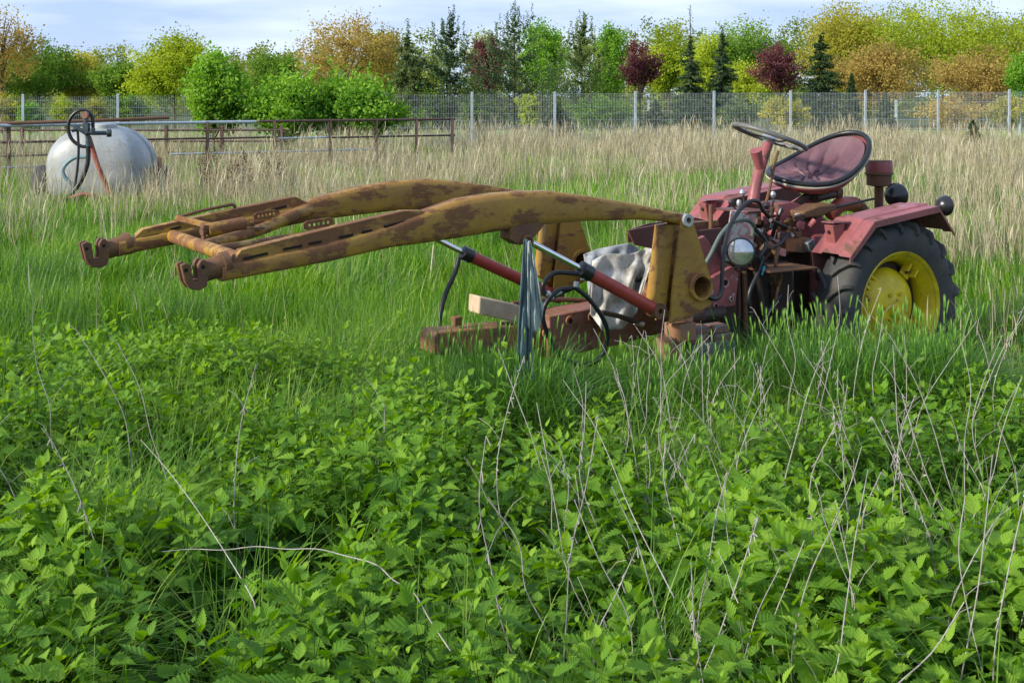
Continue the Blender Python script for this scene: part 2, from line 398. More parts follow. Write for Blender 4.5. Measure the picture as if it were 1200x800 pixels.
def crown_pts(rx, ry, rz, cz, ncl, per, cr, shape='round'):
    """clumps over several uneven lobes, then leaves about each clump"""
    nl = 16 if shape == 'round' else 26; lc = rng.normal(size=(nl, 3)); lc /= np.linalg.norm(lc, axis=1)[:, None]; lc *= rng.uniform(.35, .72, nl)[:, None]
    lr = rng.uniform(.22, .42, nl) * (1 if shape == 'round' else .75); lc[0] = (0, 0, .55); lr[0] = .42; lc[1] = (0, 0, -.1); lr[1] = .6
    if shape == 'spread': lc[:, 2] = np.abs(lc[:, 2]) * .9 - .1
    k = rng.choice(nl, ncl, p=lr ** 2 / (lr ** 2).sum()); d = rng.normal(size=(ncl, 3)); d /= np.linalg.norm(d, axis=1)[:, None]
    c = lc[k] + d * (lr[k] * rng.uniform(.35, 1.08, ncl) ** .6)[:, None]
    c = c * np.array([rx, ry, rz]) + np.array([0, 0, cz])
    P = np.repeat(c, per, 0) + rng.normal(size=(ncl * per, 3)) * cr * rng.uniform(.4, 1.35, ncl).repeat(per)[:, None] * np.array([1.1, 1.1, .6])
    u_ = (c - np.array([0, 0, cz])); u_ /= np.linalg.norm(u_, axis=1)[:, None] + 1e-6; u_[:, 2] = np.abs(u_[:, 2]) * .7 + .45; u_ /= np.linalg.norm(u_, axis=1)[:, None]
    P += np.repeat(u_, per, 0) * (rng.normal(size=(ncl * per, 1)) * cr * 1.15)
    if shape == 'spread':        # young shoots standing out of the bush
        m = 90; q = c[rng.integers(0, ncl, m)]; d_ = rng.normal(size=(m, 3)) * .35; d_[:, 2] = 1; sh = np.repeat(q, per, 0)[:0]
        f_ = rng.uniform(0, .75, (m, per // 3, 1)); Q = (q[:, None] + d_[:, None] * f_ + rng.normal(size=(m, per // 3, 3)) * .035).reshape(-1, 3); P[:len(Q)] = Q
    tone = np.clip(.5 + .17 * rng.normal(size=nl), .15, .85)[k]
    v = np.clip(np.repeat(tone + rng.normal(size=ncl) * .14, per) + rng.normal(size=ncl * per) * .14, 0, 1)
    return c, P, v
def branch_wood(mb, H, cz, rx, tr, centres, n=14):
    top = Vector((0, 0, min(cz * 1.05, H * .9)))
    mb.tube([(0, 0, 0), (tr * .3, 0, cz * .4), top], lambda t: tr * (1 - .75 * t), 8, n=3)
    idx = rnd.sample(range(len(centres)), min(n, len(centres)))
    for i in idx:
        c = Vector(centres[i]); z0 = max(cz * .3, min(c.z * .62, top.z * .95)); a = Vector((0, 0, z0))
        m = (a + c) / 2 + Vector((0, 0, .06 * H)); mb.tube([a, m, c], lambda t: tr * .34 * (1 - .8 * t) + .006, 5, n=3)
def decid(name, label, cat, px, top, Y, wpx, tone, bot=112, dens=1.0, cl=.05, leaf=None, group=None, shape='round', trunk=None, ncl=None, nw=16):
    """crown spans photo rows top..bot and wpx columns at depth Y"""
    if Y > 39: wpx *= 1.28; bot += 8
    c = at(px, 0, Y); H = CH + (HZ - top) / FPX * Y; zb = max(.25, CH + (HZ - bot) / FPX * Y); rx = wpx / 2 / FPX * Y
    root = empty(name, (c.x, Y, 0), rnd.uniform(0, 6)); tag(root, label, cat, group)
    rz = (H - zb) / 2; cz = zb + rz; R_ = (rx + rz) / 2
    ncl = ncl or int(210 * dens); cr = R_ * .10
    cs, P, v = crown_pts(rx * 1.06, rx * 1.06, rz * 1.02, cz, int(ncl * 1.15), 50, cr, shape)
    P = P[P[:, 2] > .05]; v = v[:len(P)]
    leaf = leaf or max(.06, Y * .0018)
    V, F, vv = cards(P, rng.uniform(.7, 1.35, len(P)) * leaf, v)
    np_mesh('crown', V, F, TM[tone], root, {'v': vv}, False)
    mb = MB(); branch_wood(mb, H, cz, rx, trunk or max(.05, H * .016), cs, nw); mb.build('trunk', BARK, root)
    return root
def conifer(name, label, px, top, Y, wpx, tone, kind='spruce', bot=150, spire=0, group=None, cat='tree', dens=1.0):
    if Y > 48: wpx *= 1.3
    c = at(px, 0, Y); H = CH + (HZ - top) / FPX * Y; R0 = wpx / 2 / FPX * Y; zb = max(.1, CH + (HZ - bot) / FPX * Y)
    root = empty(name, (c.x, Y, 0), rnd.uniform(0, 6)); tag(root, label, cat, group)
    Pn = []; sz = []; vv = []; mb = MB(); tr = max(.03, H * .013)
    mb.tube([(0, 0, 0), (0, 0, H * .5), (0, 0, H)], lambda t: tr * (1 - .93 * t), 7)
    Hc = H - spire / FPX * Y; lev = int(22 * dens) if kind == 'spruce' else int(11 * dens)
    for i in range(lev):
        f = i / (lev - 1) * .97; z = zb + (Hc - zb) * f; rad = R0 * (1 - f) ** (.85 if kind == 'spruce' else .6) + .03 * R0
        nb = 11 if kind == 'spruce' else 8
        for k in range(nb):
            z = zb + (Hc - zb) * f + rng.normal() * .03 * (Hc - zb); a = rng.uniform(0, 6.283); r = rad * rng.uniform(.45, 1.3); m = max(6, int(26 * r / R0 + 5))
            t = rng.uniform(.08, 1, m)
            if kind == 'spruce': dz = -.28 * r * t + .1 * r * t * t
            else: dz = .12 * r * t + .42 * r * t * t
            q = np.stack([np.cos(a) * r * t, np.sin(a) * r * t, z + dz], 1)
            rep = 4; q = np.repeat(q, rep, 0) + rng.normal(size=(m * rep, 3)) * r * np.array([.06, .06, .045]) 
            Pn.append(q); sz.append(rng.uniform(.6, 1.3, len(q)) * Y * .0021); vv.append(np.clip(rng.uniform(.15, .75) + rng.normal(size=len(q)) * .15, 0, 1))
            if rnd.random() < .5: mb.tube([(0, 0, z), (math.cos(a) * r * .8, math.sin(a) * r * .8, z + (float(dz.mean())))], lambda t: tr * .25 * (1 - .8 * t), 4)
            if kind == 'pine':      # upright pale candles at the shoot tips
                for _ in range(2):
                    h = .16 * R0 + .25; tipp = np.array([np.cos(a) * r * rng.uniform(.8, 1), np.sin(a) * r * rng.uniform(.8, 1), z + .5 * r])
                    q = tipp + np.stack([rng.normal(size=9) * .03, rng.normal(size=9) * .03, np.linspace(0, h, 9)], 1)
                    Pn.append(q); sz.append(np.full(9, Y * .0022)); vv.append(np.full(9, .95))
    if spire or kind == 'spruce':
        q = np.stack([rng.normal(size=60) * .05, rng.normal(size=60) * .05, np.linspace(Hc - .4, H, 60)], 1); Pn.append(q); sz.append(np.full(60, Y * .002)); vv.append(np.full(60, .5))
    if kind == 'pine':
        q = np.stack([rng.normal(size=70) * .08, rng.normal(size=70) * .08, np.linspace(Hc - .9, H, 70)], 1); Pn.append(q); sz.append(np.full(70, Y * .0035)); vv.append(np.full(70, .7))
    P = np.concatenate(Pn); s = np.concatenate(sz); v = np.concatenate(vv); k = P[:, 2] > .03
    V, F, vv = cards(P[k], s[k], v[k], .45, .3); np_mesh('crown', V, F, TM[tone], root, {'v': vv}, False)
    mb.build('trunk', BARK, root); return root

# the far wood closes the horizon
def far_wood():
    Pn, vn = [], []
    x = -75.0
    while x < 85:
        Y = rng.uniform(105, 135); px = 600 + x / Y * FPX
        h = np.interp(px, [-100, 60, 200, 330, 480, 700, 900, 1100, 1300], [5.6, 5.2, 5.2, 5.6, 6.3, 7.0, 7.6, 9, 9]) * rng.uniform(.82, 1.12)
        r = rng.uniform(1.6, 3.0)
        n = 34; th = rng.uniform(0, 6.28, n); u = rng.uniform(-1, 1, n)
        c = np.stack([x + np.cos(th) * r * (1 - .35 * u * u), Y + np.sin(th) * r, h * .5 + u * h * .5], 1)
        Pn.append(np.repeat(c, 60, 0) + rng.normal(size=(n * 60, 3)) * .36); vn.append(np.clip(np.repeat(rng.uniform(0, .9, n), 60) + rng.normal(size=n * 60) * .12, 0, 1))
        x += rng.uniform(.8, 1.6)
    P = np.concatenate(Pn); v = np.concatenate(vn)
    V, F, vv = cards(P, rng.uniform(.16, .3, len(P)), v); tag(np_mesh('distant_wood', V, F, TM['wood'], None, {'v': vv}, False),
        'distant wood closing off the horizon behind the trees', 'woodland', None, 'stuff')
far_wood()

G = 'trees growing beyond the mesh fence'
decid('budding_tree', 'sparse brown budding tree cut by the left edge of the photo', 'tree', 2, 5, 60, 72, 'brown', bot=100, dens=.5, group=G)
decid('leafy_tree', 'mid green rounded tree far at the left edge', 'tree', 45, 50, 85, 105, 'green', bot=115, dens=1.2, group=G)
decid('leafy_tree', 'grey green tree right of the leftmost rounded tree', 'tree', 95, 62, 88, 55, 'olive', bot=115, group=G)
decid('leafy_tree', 'low dark green tree left of the tall yellow green tree', 'tree', 138, 72, 80, 55, 'green', bot=116, group=G)
decid('leafy_tree', 'yellow green tree behind the bright maple like shrub by the pipe fence', 'tree', 205, 42, 62, 92, 'lime', bot=115, dens=1.4, group=G)
decid('leafy_tree', 'distant green tree between the two bright green shrubs', 'tree', 315, 66, 95, 70, 'green', bot=114, group=G)
decid('budding_tree', 'orange brown budding tree behind the wide green bush', 'tree', 405, 24, 66, 108, 'brown', bot=105, dens=.8, group=G)
decid('leafy_tree', 'olive tree left of the pale spruce with the thin tip', 'tree', 452, 34, 70, 48, 'olive', bot=110, dens=.8, group=G)
conifer('spruce_tree', 'pale green spruce with a long thin tip', 478, 22, 50, 66, 'pale', bot=145, spire=18, group=G)
conifer('pine_tree', 'dark pine with upright shoots right of the pale spruce', 527, 28, 50, 66, 'fir', 'pine', bot=145, group=G)
decid('purple_tree', 'dark purple leaved tree peeping out left of the broad dark pine', 'tree', 572, 40, 56, 36, 'purple', bot=100, dens=.5, group=G)
conifer('pine_tree', 'broad dark pine in front of the green tree, middle of the tree row', 603, 24, 52, 90, 'blue', 'pine', bot=145, group=G)
decid('leafy_tree', 'light green tree between the broad dark pine and the pale pine', 'tree', 636, 26, 60, 54, 'bright', bot=112, group=G)
conifer('pine_tree', 'pale green pine with long upright shoots left of the red leaved tree', 682, 30, 50, 66, 'pine', 'pine', bot=145, group=G)
decid('leafy_tree', 'slender light green tree between the pale pine and the red leaved tree', 'tree', 714, 32, 54, 42, 'bright', bot=125, dens=.7, group=G)
decid('purple_tree', 'dark red leaved tree on a thin bare trunk', 'tree', 750, 50, 52, 46, 'purple', bot=98, dens=.35, cl=.04, group=G, trunk=.05)
decid('leafy_tree', 'yellow green tree between the red leaved tree and the narrow tall spruce', 'tree', 783, 30, 66, 58, 'lime', bot=112, dens=1.1, group=G)
conifer('spruce_tree', 'narrow tall spruce with a needle thin spire, highest tip of the row', 809, 7, 50, 40, 'blue', bot=145, spire=38, group=G)
decid('leafy_tree', 'wide green tree behind the two narrow spruces', 'tree', 868, 22, 72, 100, 'green', bot=112, dens=1.3, group=G)
decid('leafy_tree', 'yellow green tree just left of the narrow spruce', 'tree', 832, 40, 60, 50, 'lime', bot=115, dens=.8, group=G)
conifer('spruce_tree', 'smaller narrow spruce right of the needle tipped one', 847, 30, 50, 44, 'blue', bot=145, spire=10, group=G)
decid('purple_tree', 'larger purple leaved tree left of the big olive trees', 'tree', 915, 50, 52, 60, 'purple', bot=106, dens=.42, group=G)
decid('leafy_tree', 'yellow green low tree below the purple leaved tree', 'tree', 880, 74, 56, 60, 'lime', bot=122, dens=.8, group=G)
decid('oak_tree', 'big olive budding oak rising left of the tall green oak', 'tree', 990, 8, 95, 125, 'olive', bot=108, dens=1.8, group=G, nw=26)
decid('oak_tree', 'biggest green oak standing at the right of the tree row', 'tree', 1105, 2, 92, 190, 'lime', bot=104, dens=2.4, group=G, nw=30)
decid('budding_tree', 'orange brown budding tree below the gap of the two oaks', 'tree', 1030, 52, 72, 100, 'brown', bot=120, dens=1.1, group=G, nw=24)
decid('budding_tree', 'orange brown budding tree under the right side of the green oak', 'tree', 1150, 56, 76, 110, 'brown', bot=120, dens=1.1, group=G, nw=24)
decid('leafy_tree', 'light green tree at the right edge of the photo', 'tree', 1196, 62, 62, 40, 'bright', bot=118, dens=.6, group=G)
decid('oak_tree', 'olive tree standing outside the right edge', 'tree', 1260, 20, 90, 120, 'olive', bot=110, dens=1.2, group=G)
decid('leafy_tree', 'green tree standing outside the left edge', 'tree', -60, 40, 80, 110, 'green', bot=114, dens=1.2, group=G)
conifer('spruce_tree', 'dark green broad spruce in front of the olive oak', 962, 42, 50, 62, 'fir', bot=148, group=G)
conifer('columnar_conifer', 'slim columnar conifer behind the fence right of the broad spruce', 998, 88, 46, 26, 'fir', bot=150, group=G, cat='tree')
conifer('small_spruce', 'small blue spruce behind the fence on the lawn', 1038, 112, 44.5, 34, 'blue', bot=152, cat='small tree', dens=.8)
conifer('small_spruce', 'small spruce behind the fence left of the steering wheel', 768, 118, 45, 44, 'blue', bot=154, cat='small tree', dens=.8)
conifer('small_spruce', 'small spruce behind the fence in the middle of the photo', 655, 122, 45, 50, 'pale', bot=156, cat='small tree', dens=.8)
conifer('small_cone_bush', 'little dark cone shaped bush in the grass by the right of the fence', 1140, 142, 37, 24, 'fir', bot=166, cat='bush', dens=.7)
for i, (px, tp, bt, wp, tn, lb) in enumerate([
    (78, 114, 152, 46, 'lime', 'yellow bush behind the mesh fence and the white tank'), (35, 118, 156, 34, 'bright', 'bright green sapling bush behind the fence left of the tank'),
    (152, 112, 150, 46, 'green', 'green bush behind the fence right of the tank'), (110, 118, 152, 40, 'olive', 'olive bush low behind the tank'),
    (5, 112, 156, 36, 'olive', 'olive bush at the left edge behind the fence'), (500, 108, 152, 40, 'green', 'green bush under the pine behind the fence'),
    (560, 112, 150, 66, 'pine', 'dark green bush under the broad pine'), (705, 112, 150, 60, 'green', 'green bush behind the fence under the slender tree'),
    (620, 112, 146, 26, 'lime', 'lime sapling behind the fence'), (860, 116, 148, 60, 'pine', 'dark bush behind the fence under the narrow spruce'),
    (920, 116, 146, 52, 'olive', 'olive bush behind the fence right of the steering wheel'), (1110, 114, 142, 90, 'brown', 'brown bush behind the fence under the oak'),
    (1185, 114, 142, 60, 'olive', 'olive bush behind the fence at the right edge'), (810, 116, 148, 40, 'fir', 'dark skirt of shrub below the needle tipped spruce'),
    (430, 112, 150, 60, 'olive', 'olive bush behind the fence right of the wide green bush')]):
    decid('bush', lb, 'bush', px, tp, rng.uniform(44, 50) if i > 4 else 39, wp, tn, bot=bt, dens=.45, nw=6, group='bushes behind the mesh fence')
# bright shrubs between the pipe fence and the mesh fence
decid('bright_shrub', 'bright green upright shrub behind the galvanised rail', 'shrub', 251, 62, 33, 84, 'bright', bot=172, dens=1.2, leaf=.10, nw=26, shape='upright')
decid('bright_shrub', 'wide bright green bush, left half of the pair behind the brown pipe fence', 'shrub', 334, 84, 33, 130, 'bright', bot=184, dens=1.5, leaf=.10, nw=30, shape='spread')
decid('bright_shrub', 'wide bright green bush, right half of the pair behind the brown pipe fence', 'shrub', 412, 86, 33.5, 150, 'bright', bot=184, dens=1.7, leaf=.10, nw=30, shape='spread')

# ------------------------------------------------------------------ pipe fences of the pen
pen = tag(empty('pipe_fence', (at(10, 0, 24).x, 24, 0)), 'brown rusty pipe rail fence with one silver rail behind the tank', 'fence')
po = pen.location.copy()
def penY(px): return 24 + 4.6 * (px - 10) / 520
def pp(px, z, dy=0): Y = penY(px) + dy; return Vector(((px - 600) / FPX * Y, Y, z)) - po
for px in (-220, -100, 10, 128, 243, 322, 387, 441, 488, 530):
    MB().box(pp(px, .63, -.03), (.062, .062, 1.27)).build('post', PIPE, pen)
MB().tube([pp(-230, 1.23), pp(195, 1.25), pp(300, 1.255)], .033, 10).build('top_rail', GALV, pen)
MB().tube([pp(303, 1.26), pp(533, 1.27)], .03, 10).build('top_rail', PIPE, pen)
for z, a, b_, mt in ((.92, -230, 243, PIPE), (.92, 243, 325, PIPE), (.90, 325, 387, GALV), (.9, 387, 533, PIPE), (.62, 200, 440, GALV), (.45, -230, 128, GALV), (.66, -230, 128, PIPE)):
    MB().tube([pp(a, z, .03), pp(b_, z + .01, .03)], .02, 8).build('rail', mt, pen)
pen2 = tag(empty('pipe_fence', (at(30, 0, 30).x, 30, 0)), 'second rusty pipe fence farther back inside the pen', 'fence'); p2 = pen2.location.copy()
def q2(px, z): return Vector(((px - 600) / FPX * 30, 30, z)) - p2
for px in (-180, -60, 26, 110, 195, 260, 330): MB().box(q2(px, .55), (.07, .07, 1.1)).build('post', PIPE, pen2)
for z in (.98, .72, .45): MB().tube([q2(-200, z), q2(340, z + .01)], .024, 8).build('rail', PIPE, pen2)
lp = tag(MB().tube([at(-60, 146, 23.7), at(70, 143, 24.0), at(198, 138, 25.3)], .035, 10).build('loose_pipe', plain('orange_brown_rusty_pipe', (.16, .085, .05), .8)), 'long brown rusty pipe laid along the top of the silver rail', 'pipe')

# ------------------------------------------------------------------ tank trailer
TY = 19.3
tank = tag(empty('tank_trailer', (at(106, 0, TY).x, TY, 0)), 'dirty white plastic water tank on a two wheeled trailer in the tall grass', 'tank trailer')
m_, t_, b_ = new_mat('dirty_white_plastic')
n1 = noise(t_, 2.2, 7, .6); n2 = noise(t_, 9, 6, .7); g = ramp(t_, n1.outputs[0], [(0.3, (.20, .215, .225)), (0.65, (.36, .39, .41))])
mx2 = mixc(t_, ramp(t_, n2.outputs[0], [(0.48, 0.0), (0.70, .75)]).outputs[0], g.outputs[0], (.20, .18, .12))
t_.links.new(mx2, b_.inputs['Base Color']); b_.inputs['Roughness'].default_value = .45; bump(t_, b_, n2.outputs[0], .2, .01)
TANKM = m_
def tank_body():
    mb = MB(); seg = 48
    st = [(-.03, .30, .0), (.0, .55, .0), (.07, .76, .0), (.18, .90, .0), (.36, .98, .0), (.55, 1.0, .0), (.86, 1.01, 0), (.89, .975, 0), (1.04, .975, 0), (1.07, 1.01, 0), (1.3, 1.0, 0), (1.55, .97, 0), (1.75, .9, 0), (1.86, .75, 0), (1.92, .4, 0)]
    vs = []
    for y, k, _ in st:
        y *= .62
        for j in range(seg):
            a = 2 * math.pi * j / seg; c, s_ = math.cos(a), math.sin(a); e = 2 / 2.3 if s_ > 0 else 2 / 3.4
            x = math.copysign(abs(c) ** e, c) * .765 * k; z = math.copysign(abs(s_) ** e, s_) * .64 * k
            if s_ > 0: x *= 1 - .09 * abs(s_) ** 2
            vs.append((x, y, .70 + z))
    fs = [(i * seg + j, i * seg + (j + 1) % seg, (i + 1) * seg + (j + 1) % seg, (i + 1) * seg + j) for i in range(len(st) - 1) for j in range(seg)]
    fs += [tuple(range(seg)), tuple((len(st) - 1) * seg + j for j in range(seg))]
    mb.add(vs, fs); return mb
tb = tank_body().build('tank', TANKM, tank, sharp=55)
mb = MB(); mb.lathe((0.1, .35, 1.30), (0, 0, 1), [(.0, .07), (.17, .07), (.19, .05), (.19, -.02)], 24).build('filler_lid', TANKM, tb)
mb = MB()
for i in range(19):
    a = math.pi * (.02 + .96 * i / 18); a2 = math.pi * (.02 + .96 * (i + 1) / 18)
RUSTP = plain('rusty_trailer_frame', (.10, .055, .04), .8, var=.35)
mb = MB(); mb.box((-.45, .8, .22), (.08, 1.9, .1)); mb.box((.45, .8, .22), (.08, 1.9, .1)); mb.box((0, .9, .19), (1.9, .08, .08)); mb.box((0, -.1, .22), (.98, .08, .1))
mb.bar((-.45, -.12, .22), (-.05, -1.0, .3), .07, .09); mb.bar((.45, -.12, .22), (.05, -1.0, .3), .07, .09); mb.build('frame', RUSTP, tank, bevel=.006)
MB().box((.96, .3, .5), (.05, .05, .7)).build('corner_stake', RUSTP, tank)
for sx in (-1, 1):
    wv = empty('wheel', (sx * .90, .6, .36)); wv.parent = tank
    MB().lathe((0, 0, 0), (1, 0, 0), [(.19, -.12), (.30, -.125), (.35, -.09), (.36, -.04), (.36, .04), (.35, .09), (.30, .125), (.19, .12)], 32, True).build('tyre', TYRE, wv)
    MB().lathe((0, 0, 0), (1, 0, 0), [(0, -.06), (.08, -.06), (.1, -.02), (.17, -.02), (.19, -.1), (.19, .1), (.17, .04), (0, .04)], 24).build('rim', RUSTP, wv)
def tk(px, py, dy=-.5):
    Y = TY + dy; return at(px, py, Y) - tank.location
# upright fittings on the drawbar
MB().tube([tk(104, 160), tk(115, 195), tk(128, 226)], .035, 10).build('red_brace', plain('rusty_red_pipe', (.26, .07, .045), .7, var=.35), tank)
vb = MB(); vb.tube([tk(104, 172, -.55), tk(103, 162, -.55), tk(100, 138, -.55)], .035, 12); vb.tube([tk(100, 156, -.6), tk(126, 156, -.45)], .032, 12)
vb.lathe(tk(126, 156, -.45), (1, .3, 0), [(0, -.01), (.06, -.01), (.06, .05), (.04, .06), (0, .06)], 16); vb.tube([tk(86, 147, -.6), tk(103, 158, -.58)], .03, 10)
vb.box(tk(101, 149, -.56), (.09, .09, .12)); vb.tube([tk(84, 152, -.57), tk(93, 150, -.57)], .045, 10); vb.tube([tk(108, 158, -.55), tk(108, 150, -.55)], .045, 10); vb.build('valve_assembly', plain('dark_blue_grey_metal', (.05, .065, .075), .45, metal=.3), tank, bevel=.006)
MB().lathe(tk(100, 135, -.55), (0, -1, 0), [(0, -.05), (.05, -.05), (.055, 0), (.05, .05), (0, .05)], 20).build('gauge', plain('rusty_gauge', (.25, .12, .08), .6), tank)
MB().tube([tk(109, 150), tk(108, 137), tk(101, 130), tk(92, 130), tk(83, 138), tk(80, 150), tk(84, 163), tk(94, 171), tk(101, 172)], .026, 10, n=6).build('hose', BLACK, tank)
MB().tube([tk(103, 165), tk(103, 190), tk(95, 212), tk(84, 228), tk(76, 245)], .034, 10, n=6).build('hose', BLACK, tank)
MB().tube([tk(91, 152), tk(92, 180), tk(88, 215), tk(79, 240)], .02, 8, n=6).build('hose', BLACK, tank)
MB().tube([tk(101, 184, -.35), tk(88, 185, -.35), tk(77, 193, -.35), tk(74, 203, -.35), tk(82, 214, -.35), tk(95, 222, -.35)], .028, 10, n=6).build('hose', plain('faded_blue_hose', (.14, .24, .27), .5), tank)
MB().tube([tk(73, 246, -.8), tk(80, 234, -.85), tk(97, 228, -.85), tk(112, 231, -.8), tk(126, 244, -.7)], .03, 10, n=6).build('hose', plain('faded_red_hose', (.30, .09, .07), .6), tank)

# ------------------------------------------------------------------ tractor with front loader
TH = R(31); cT, sT = math.cos(TH), math.sin(TH); OX, OY = 2.0, 8.3
tr = tag(empty('tractor', (OX, OY, 0), math.pi + TH), 'old faded red tractor with yellow rear wheels and a rusty ochre front loader', 'tractor')
def T(px, py, a=0.0):
    """point in tractor space (x forward, y to its left, z up) on the plane y = a"""
    u = (px - 600) / FPX; t = (OX + sT * a - u * (OY - cT * a)) / (cT - u * sT); Y = OY - sT * t - cT * a
    return Vector((t, a, CH - (py - HZ) / FPX * Y))
def poly(pts, a): return [(T(x, y, a).x, T(x, y, a).z) for x, y in pts]

def loft_arm(stations, a, hw, name, mat):
    mb = MB(); vs = []; n = 12
    for px, yt, yb in stations:
        p, q = T(px, yt, a), T(px, yb, a); zc = (p.z + q.z) / 2; hh = (p.z - q.z) / 2; t = p.x
        for k in range(n):
            an = 2 * math.pi * (k + .5) / n; c, s_ = math.cos(an), math.sin(an); e = .38
            vs.append((t, a + math.copysign(abs(c) ** e, c) * hw, zc + math.copysign(abs(s_) ** e, s_) * hh))
    m = len(stations)
    fs = [(i * n + k, i * n + (k + 1) % n, (i + 1) * n + (k + 1) % n, (i + 1) * n + k) for i in range(m - 1) for k in range(n)]
    fs += [tuple(range(n)), tuple((m - 1) * n + k for k in range(n))]
    mb.add(vs, fs); return mb.build(name, mat, tr, sharp=50)
AN, AF = .60, -.60
near = loft_arm([(257, 310, 329), (300, 300, 321), (380, 283, 306), (455, 262, 289), (480, 252, 286), (535, 232.5, 278), (570, 227, 272), (602, 224, 267), (640, 223, 262), (685, 229, 258.5), (741, 238, 257), (775, 246, 259), (797, 250, 264)], AN, .055, 'loader_arm', OCHRE)
farm = loft_arm([(137, 282, 300), (160, 277, 294), (207, 268, 285), (300, 250, 272), (345, 240, 262), (365, 233, 258), (413, 220, 252), (455, 212.5, 247), (497, 209, 246), (535, 212, 244), (570, 217, 242), (620, 225, 242), (655, 232, 244)], AF, .055, 'loader_arm', OCHRE)
def top_rail(pts, bot, a, arm, w_=.016):
    """flat bar welded on top of the tube, with long weld slots"""
    pl = poly(pts, a) + poly(bot[::-1], a)
    MB().prism(pl, a - w_, a + w_).build('stiffener_bar', OCHRE, arm, bevel=.003)
top_rail([(268, 309), (280, 292), (380, 267.5), (470, 246.5), (492, 246)], [(268, 314), (380, 290), (492, 262)], AN + .012, near, .03)
top_rail([(152, 281), (166, 268), (250, 249), (344, 230), (356, 236)], [(152, 286), (250, 264), (356, 248)], AF + .012, farm, .03)
DARK = plain('dark_slot', (.012, .008, .007), .9)
def slots(lst, a, arm):
    for x0, y0, x1, y1 in lst:
        p, q = T(x0, y0, a), T(x1, y1, a); mb = MB().prism([(p.x, p.z - .005), (q.x, q.z - .005), (q.x, q.z + .006), (p.x, p.z + .006)], a - .003, a + .002)
        mb.build('weld_slot', DARK, arm)
slots([(285, 303.5, 314, 297), (332, 292.5, 354, 288), (362, 286, 377, 283), (397, 278.5, 414, 275), (424, 272.5, 436, 270), (450, 266, 474, 260)], AN + .046, near)
slots([(167, 279, 186, 275), (200, 269, 212, 266), (252, 262, 266, 259), (318, 246, 336, 242)], AF + .046, farm)
def hook(px, py, a, arm, sc=1.0):
    """two upright ears joined below, in front of a socket sleeve"""
    mb = MB(); ox = T(px, py, a); X, Z = ox.x, ox.z; k = .001 * sc * 4.4
    def pt(x, y): return (X - x * k, Z - y * k)      # x to the right in the picture is towards the tractor
    outer = [pt(-3, -9), pt(2, -11), pt(7, -9), pt(8, -2), pt(9, 6), pt(13, 9), pt(15, 4), pt(14, -8), pt(17, -13), pt(21, -13), pt(24, -9), pt(25, 4), pt(23, 14), pt(15, 17), pt(6, 15), pt(1, 8), pt(-1, 0)]
    mb.prism(outer, a - .045, a - .020); mb.prism(outer, a + .020, a + .045)
    mb.build('hook', RUSTY, arm, bevel=.004)
    mb = MB(); mb.box((X - 14 * k, a, Z - 10 * k), (.05, .05, .03)); c0 = (X - 22 * k, a, Z + .0); c1 = (X - 46 * k, a, Z + 3 * k * 2)
    mb.tube([c0, c1], lambda t: .047 + .004 * t, 20); mb.lathe(c1, (-1, 0, .22), [(.05, -.02), (.058, -.02), (.058, .012), (.05, .012)], 20); mb.build('socket', RUSTY, arm)
    for q in (pt(2, -4), pt(19, -6)): MB().cyl((q[0], a + .0455, q[1]), (q[0], a + .047, q[1]), .009, seg=12).build('bolt_hole', DARK, arm)
hook(212, 320, AN, near); hook(97, 295, AF, farm, 1.12)
# cross members
def tcross(p, q, r, name, mat, n=0, seg=16): return MB().tube([p, q], r, seg).build(name, mat, tr)
tcross(T(200, 276, AF), T(286, 306, AN), .034, 'cross_tube', OCHRE)
CR = lambda f: T(200, 276, AF).lerp(T(286, 306, AN), f)
tcross(CR(.60), T(378, 272, AF + .02), .02, 'brace_tube', OCHRE)
MB().tube([T(372, 243, AF), T(345, 252, -.5), T(318, 264, -.42), T(296, 272, -.30), CR(.46)], lambda t: .036 - .008 * t, 14, n=4).build('brace_tube', OCHRE, tr)
mt = MB(); mt.tube([T(243, 270, -.25), T(286, 262, -.27)], .036, 16); mt.build('pivot_sleeve', OCHRE, tr)
mb = MB(); mb.tube([T(236, 272, -.24), T(244, 270, -.25)], .02, 8); mb.box(T(240, 266, -.25), (.03, .05, .02)); mb.box(T(240, 279, -.24), (.025, .045, .02)); mb.build('bolt_head', RUSTY, mt and tr)
mb = MB(); mb.box(T(290, 268, -.3), (.16, .07, .012)); mb.build('clamp_plate', RUSTY, tr)
for dx in (-4, 5):
    b0 = T(291 + dx, 268, -.3); MB().cyl(b0, b0 + Vector((0, 0, .04)), .011, seg=6).build('bolt', RUSTY, tr); 
def perf(px0, px1, y0, y1, a):
    p, q = T(px0, y0, a), T(px1, y1, a); mb = MB(); d = (q - p); up = Vector((-d.z, 0, d.x)).normalized() * .022; 
    if up.z < 0: up = -up
    pts = [p - up, q - up, q + up * .8 + d * .02, p + up * .8 - d * .0]
    e = d.normalized() * .02; pts = [p - up * .5 - e, p - up, q - up, q - up * .5 + e, q + up * .5 + e, q + up, p + up, p + up * .5 - e]
    mb.prism([(v.x, v.z) for v in pts], a - .005, a + .005); o = mb.build('perforated_plate', OCHRE, tr)
    hb = MB()
    for i in range(5):
        c = p + d * (.1 + .8 * i / 4); hb.cyl(c - Vector((0, .02, 0)), c + Vector((0, .02, 0)), .0085, seg=12)
    cut(o, hb)
perf(301, 323, 254, 250, -.42); perf(360, 387, 264.5, 260, .45)
mb = MB(); mb.tube([T(205, 261, AF), T(207, 255, AF + .02), T(235, 247, AF + .02), T(272, 239.5, AF + .02), T(275, 241, AF + .02), T(276, 248, AF)], .009, 8); mb.build('handle', RUSTY, tr)
